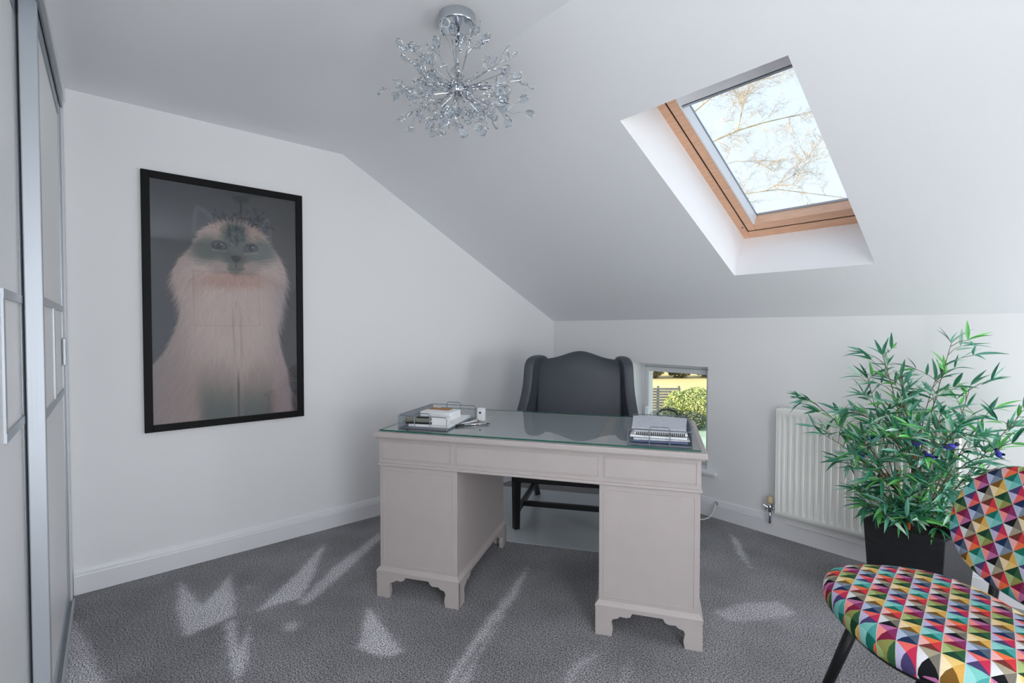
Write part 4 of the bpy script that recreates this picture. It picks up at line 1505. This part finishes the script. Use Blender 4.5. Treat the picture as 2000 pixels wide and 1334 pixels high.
# little blue birds clipped to the twigs
M_BLUE = mat('blue_feather', srgb(58, 62, 176), .5, noise=.3, nscale=60)
M_NAVY = mat('navy_feather', srgb(22, 22, 62), .5)
BIRDS = [((2.484, -.43, .754), .6, 'navy blue ornamental bird on the branch above the radiator'),
         ((2.433, -.43, .669), 3.0, 'bright blue ornamental bird lowest on the left of the plant'),
         ((2.656, -.47, .767), .4, 'small blue ornamental bird beside the middle orange cane'),
         ((2.700, -.50, .720), 2.6, 'small blue ornamental bird deep among the middle leaves'),
         ((2.761, -.47, .770), .2, 'small violet blue ornamental bird right of the plant centre'),
         ((2.900, -.42, .757), 1.9, 'blue ornamental bird just above the patterned backrest')]
for (x, y, z_), rz_, lab in BIRDS:
    b_ = thing('ornamental_bird', lab, 'bird ornament', (x, y, z_), rz_, 'blue birds in the plant')
    bm = NB()
    tube(bm, [(-.022, 0, -.004), (-.012, 0, 0), (0, 0, .004), (.012, 0, .008), (.020, 0, .010)], [.004, .010, .012, .009, .003], 10)
    obj('body', bm, M_BLUE, b_, smooth=True)
    bm = NB()
    bmesh.ops.create_uvsphere(bm, u_segments=12, v_segments=8, radius=.0085, matrix=Matrix.Translation((.020, 0, .016)))
    obj('head', bm, M_NAVY, b_, smooth=True)
    bm = NB()
    tube(bm, [(.026, 0, .016), (.036, 0, .015)], [.0025, .0004], 6)
    obj('beak', bm, M_BLACK, b_)
    bm = NB()
    prism(bm, [(-.018, 0), (-.048, -.007), (-.050, .007)], .002, at=(0, 0, -.005), U=(1, 0, 0), V=(0, 1, 0), N=(0, 0, 1))
    obj('tail', bm, M_NAVY, b_)
    for sg in (-1, 1):
        bm = NB()
        prism(bm, [(.010, 0), (-.020, .002), (-.030, .010), (-.006, .010)], .003, at=(0, sg * .0105, 0), U=(1, 0, 0), V=(0, 0, 1), N=(0, sg, 0))
        obj('feathered_wing', bm, M_NAVY, b_)

# ================================================================== outside
GZ0 = -2.6
def plane_mesh(name, x0, x1, y0, y1, z_, m, n=1):
    bm, _ = sgrid(lambda u, v: Vector((x0 + (x1 - x0) * u, y0 + (y1 - y0) * v, z_)), n, n)
    return obj(name, bm, m)
M_LAWN = mat('lawn', srgb(178, 202, 176), .95, noise=.15, nscale=1.2)
M_FIELD = mat('field_grass', srgb(238, 212, 146), .95, noise=.12, nscale=.25)
tag(plane_mesh('ground_lawn', -60, 30, .6, 17.5, GZ0, M_LAWN), 'pale green lawn below the low window', kind='structure')
tag(plane_mesh('ground_field', -90, 40, 17.5, 44, GZ0 + .01, M_FIELD), 'sunlit straw coloured field beyond the garden', kind='structure')
orn = random.Random(9)
def bush(name, label, cat, c, rx, ry, rz_, cols, n, leaf, group=None):
    t = thing(name, label, cat, c, 0, group)
    bm = NB()
    tube(bm, [(0, 0, 0), (.02, .01, rz_ * .9)], [.05, .02], 6)
    obj('stem', bm, M_TWIG, t)
    verts, faces, mi = [], [], []
    for k in range(n):
        z_ = orn.uniform(-1, 1)
        a = orn.uniform(0, 2 * math.pi)
        r = orn.uniform(.55, 1.0) ** .5
        s = math.sqrt(1 - z_ * z_)
        p0 = Vector((rx * r * s * math.cos(a), ry * r * s * math.sin(a), rz_ + rz_ * r * z_))
        d1 = Vector((orn.gauss(0, 1), orn.gauss(0, 1), orn.gauss(0, 1))).normalized() * leaf * orn.uniform(.6, 1.4)
        d2 = d1.cross(Vector((orn.gauss(0, 1), orn.gauss(0, 1), orn.gauss(0, 1)))).normalized() * leaf * .5
        b0 = len(verts)
        verts += [p0 - d1, p0 + d2, p0 + d1, p0 - d2]
        faces.append((b0, b0 + 1, b0 + 2, b0 + 3))
        mi.append(orn.randrange(len(cols)))
    me = bpy.data.meshes.new('crown')
    me.from_pydata(verts, [], faces)
    for m_ in cols:
        me.materials.append(m_)
    me.polygons.foreach_set('material_index', mi)
    o = obj('crown', me, None, t)
    tag(o, kind='stuff')
    return t
YG = [mat('hedge_yellow', srgb(232, 230, 150), .7), mat('hedge_green', srgb(190, 206, 130), .7), mat('hedge_shadow', srgb(128, 142, 112), .8)]
GG = [mat('shrub_grey', srgb(118, 128, 112), .8), mat('shrub_dark', srgb(84, 94, 82), .8), mat('shrub_light', srgb(150, 158, 120), .8)]
bush('laurel_bush', 'yellow green leafy bush seen through the right of the low window', 'bush', (-6.95, 15.4, GZ0), .85, .7, .78, YG, 6500, .048)
bush('laurel_bush', 'yellow green leafy bush in the middle of the low window view', 'bush', (-7.60, 15.0, GZ0), .55, .5, .70, YG, 3800, .046)
bush('laurel_bush', 'yellow green leafy bush behind the window reveal', 'bush', (-6.1, 16.4, GZ0), .9, .8, .8, YG, 4000, .05)
bush('grey_shrub', 'low grey green shrub under the yellow bush', 'shrub', (-6.75, 14.6, GZ0), .6, .4, .34, GG, 3000, .042)
bush('grey_shrub', 'grey green shrub beside the timber screen', 'shrub', (-7.55, 14.2, GZ0), .45, .4, .42, GG, 2000, .04)
sc = thing('timber_screen', 'weathered grey slatted garden screen outside the low window', 'garden screen', (-8.85, 15.2, GZ0), math.radians(50))
M_SLAT = mat('weathered_slat', srgb(140, 138, 136), .9, noise=.25, nscale=6)
for k in range(11):
    part('slat', [((-.75, -.02, .10 + k * .118), (1.15, .02, .19 + k * .118))], M_SLAT, sc)
for x in (-.70, .2, 1.10):
    part('post', [((x - .045, .02, 0), (x + .045, .10, 1.45))], M_SLAT, sc)
TG = [mat('far_tree_olive', srgb(128, 132, 84), .8), mat('far_tree_dark', srgb(84, 96, 74), .8), mat('far_tree_brown', srgb(140, 116, 92), .8)]
for k, (x, y, r, lab) in enumerate(((-21.0, 29.2, 1.5, 'olive tree at the far left edge of the field'), (-19.5, 31.2, 1.4, 'brown tree second along the far field edge'), (-18.1, 33.0, 1.5, 'olive tree in the middle of the far field edge'), (-16.7, 34.9, 1.4, 'dark tree right of the middle of the far field edge'), (-15.2, 36.6, 1.5, 'olive tree at the far right edge of the field'))):
    bush('field_tree', lab, 'tree', (x, y, GZ0), r, r * .7, r * .9, TG if k % 2 else TG[::-1], 1600, .14, 'trees along the far edge of the field')

# bare winter tree seen through the roof window
tree = thing('bare_tree', 'bare winter tree with sunlit twigs seen through the roof window', 'tree', (-3.9, 3.9, GZ0))
TO = Vector((-3.9, 3.9, GZ0))
M_BARK = mat('bark', srgb(196, 176, 148), .9, noise=.35, nscale=5)
trn = random.Random(4)
def limb_obj(name, fn):
    bm = NB()
    fn(bm)
    o = obj(name, bm, M_BARK, tree)
    o.location = -TO
    return o
def trunk(bm):
    tube(bm, [TO, TO + Vector((.1, .1, 2.0)), TO + Vector((.3, .2, 4.2)), TO + Vector((.5, .35, 6.2)), TO + Vector((.6, .5, 8.4))], [.20, .17, .13, .09, .04], 10)
limb_obj('trunk', trunk)
def twigs(bm, p0, d, L, r, depth):
    n = 4
    path = [p0]
    q = p0.copy()
    dd = d.copy()
    for k in range(n):
        dd = (dd + Vector((trn.gauss(0, .17), trn.gauss(0, .17), trn.gauss(.03, .17)))).normalized()
        q = q + dd * L / n
        path.append(q.copy())
    tube(bm, path, [r * (1 - .6 * k / n) for k in range(n + 1)], 4 if depth < 2 else 3, False)
    if depth >= 3:
        return
    for k in range(1, n + 1):
        for rep in range(2 if depth == 1 or (depth == 0 and k > 1) else 1):
            if trn.random() < .92:
                side = Vector((trn.gauss(0, 1), trn.gauss(0, 1), trn.gauss(0, 1)))
                nd = (dd * .75 + side.normalized() * .8).normalized()
                twigs(bm, path[k], nd, L * trn.uniform(.42, .62), max(.0013, r * .5), depth + 1)
LIMBS = [([(-3.5, 4.1, 2.6), (-2.4, 4.0, 3.9), (-1.367, 3.979, 4.445), (-1.048, 4.361, 4.818), (-.889, 4.552, 5.026), (-.621, 4.869, 5.234), (-.244, 5.31, 5.358)], .035),
         ([(-3.5, 4.1, 2.4), (-2.3, 4.2, 3.4), (-1.3, 4.3, 4.0), (-.849, 4.573, 4.321), (-.608, 4.858, 4.487), (-.338, 5.173, 4.612), (.012, 5.583, 4.737)], .038),
         ([(-.608, 4.858, 4.487), (-.559, 4.926, 4.819), (-.536, 4.96, 5.026), (-.40, 5.0, 5.35)], .016),
         ([(-3.6, 4.1, 1.6), (-2.2, 4.1, 2.7), (-1.2, 4.3, 3.3), (-.588, 4.842, 3.45), (-.155, 5.345, 3.534), (.499, 6.096, 3.41)], .028),
         ([(-.3, 5.17, 3.5), (-.05, 5.45, 3.70), (.084, 5.632, 3.85), (.16, 5.70, 4.05)], .012),
         ([(-2.3, 4.2, 3.4), (-1.5, 4.3, 3.6), (-.95, 4.5, 3.85), (-.6, 4.8, 3.98), (-.35, 5.0, 3.95)], .016)]
for pts, r in LIMBS:
    def fn(bm, pts=pts, r=r):
        P_ = [Vector(p_) for p_ in pts]
        n = len(P_)
        tube(bm, P_, [r * .62 * (1 - .7 * k / (n - 1)) for k in range(n)], 6)
        for i in range(max(1, n - 5), n):
            for rep in range(3):
                t = trn.random()
                q = P_[i - 1].lerp(P_[i], t)
                d0 = (P_[i] - P_[i - 1]).normalized()
                side = Vector((trn.gauss(0, 1), trn.gauss(0, 1), trn.gauss(.1, 1))).normalized()
                twigs(bm, q, (d0 * .7 + side * .8).normalized(), trn.uniform(.28, .5), .0045, 0)
        twigs(bm, P_[-1], (P_[-1] - P_[-2]).normalized(), .4, .006, 0)
    limb_obj('limb', fn)
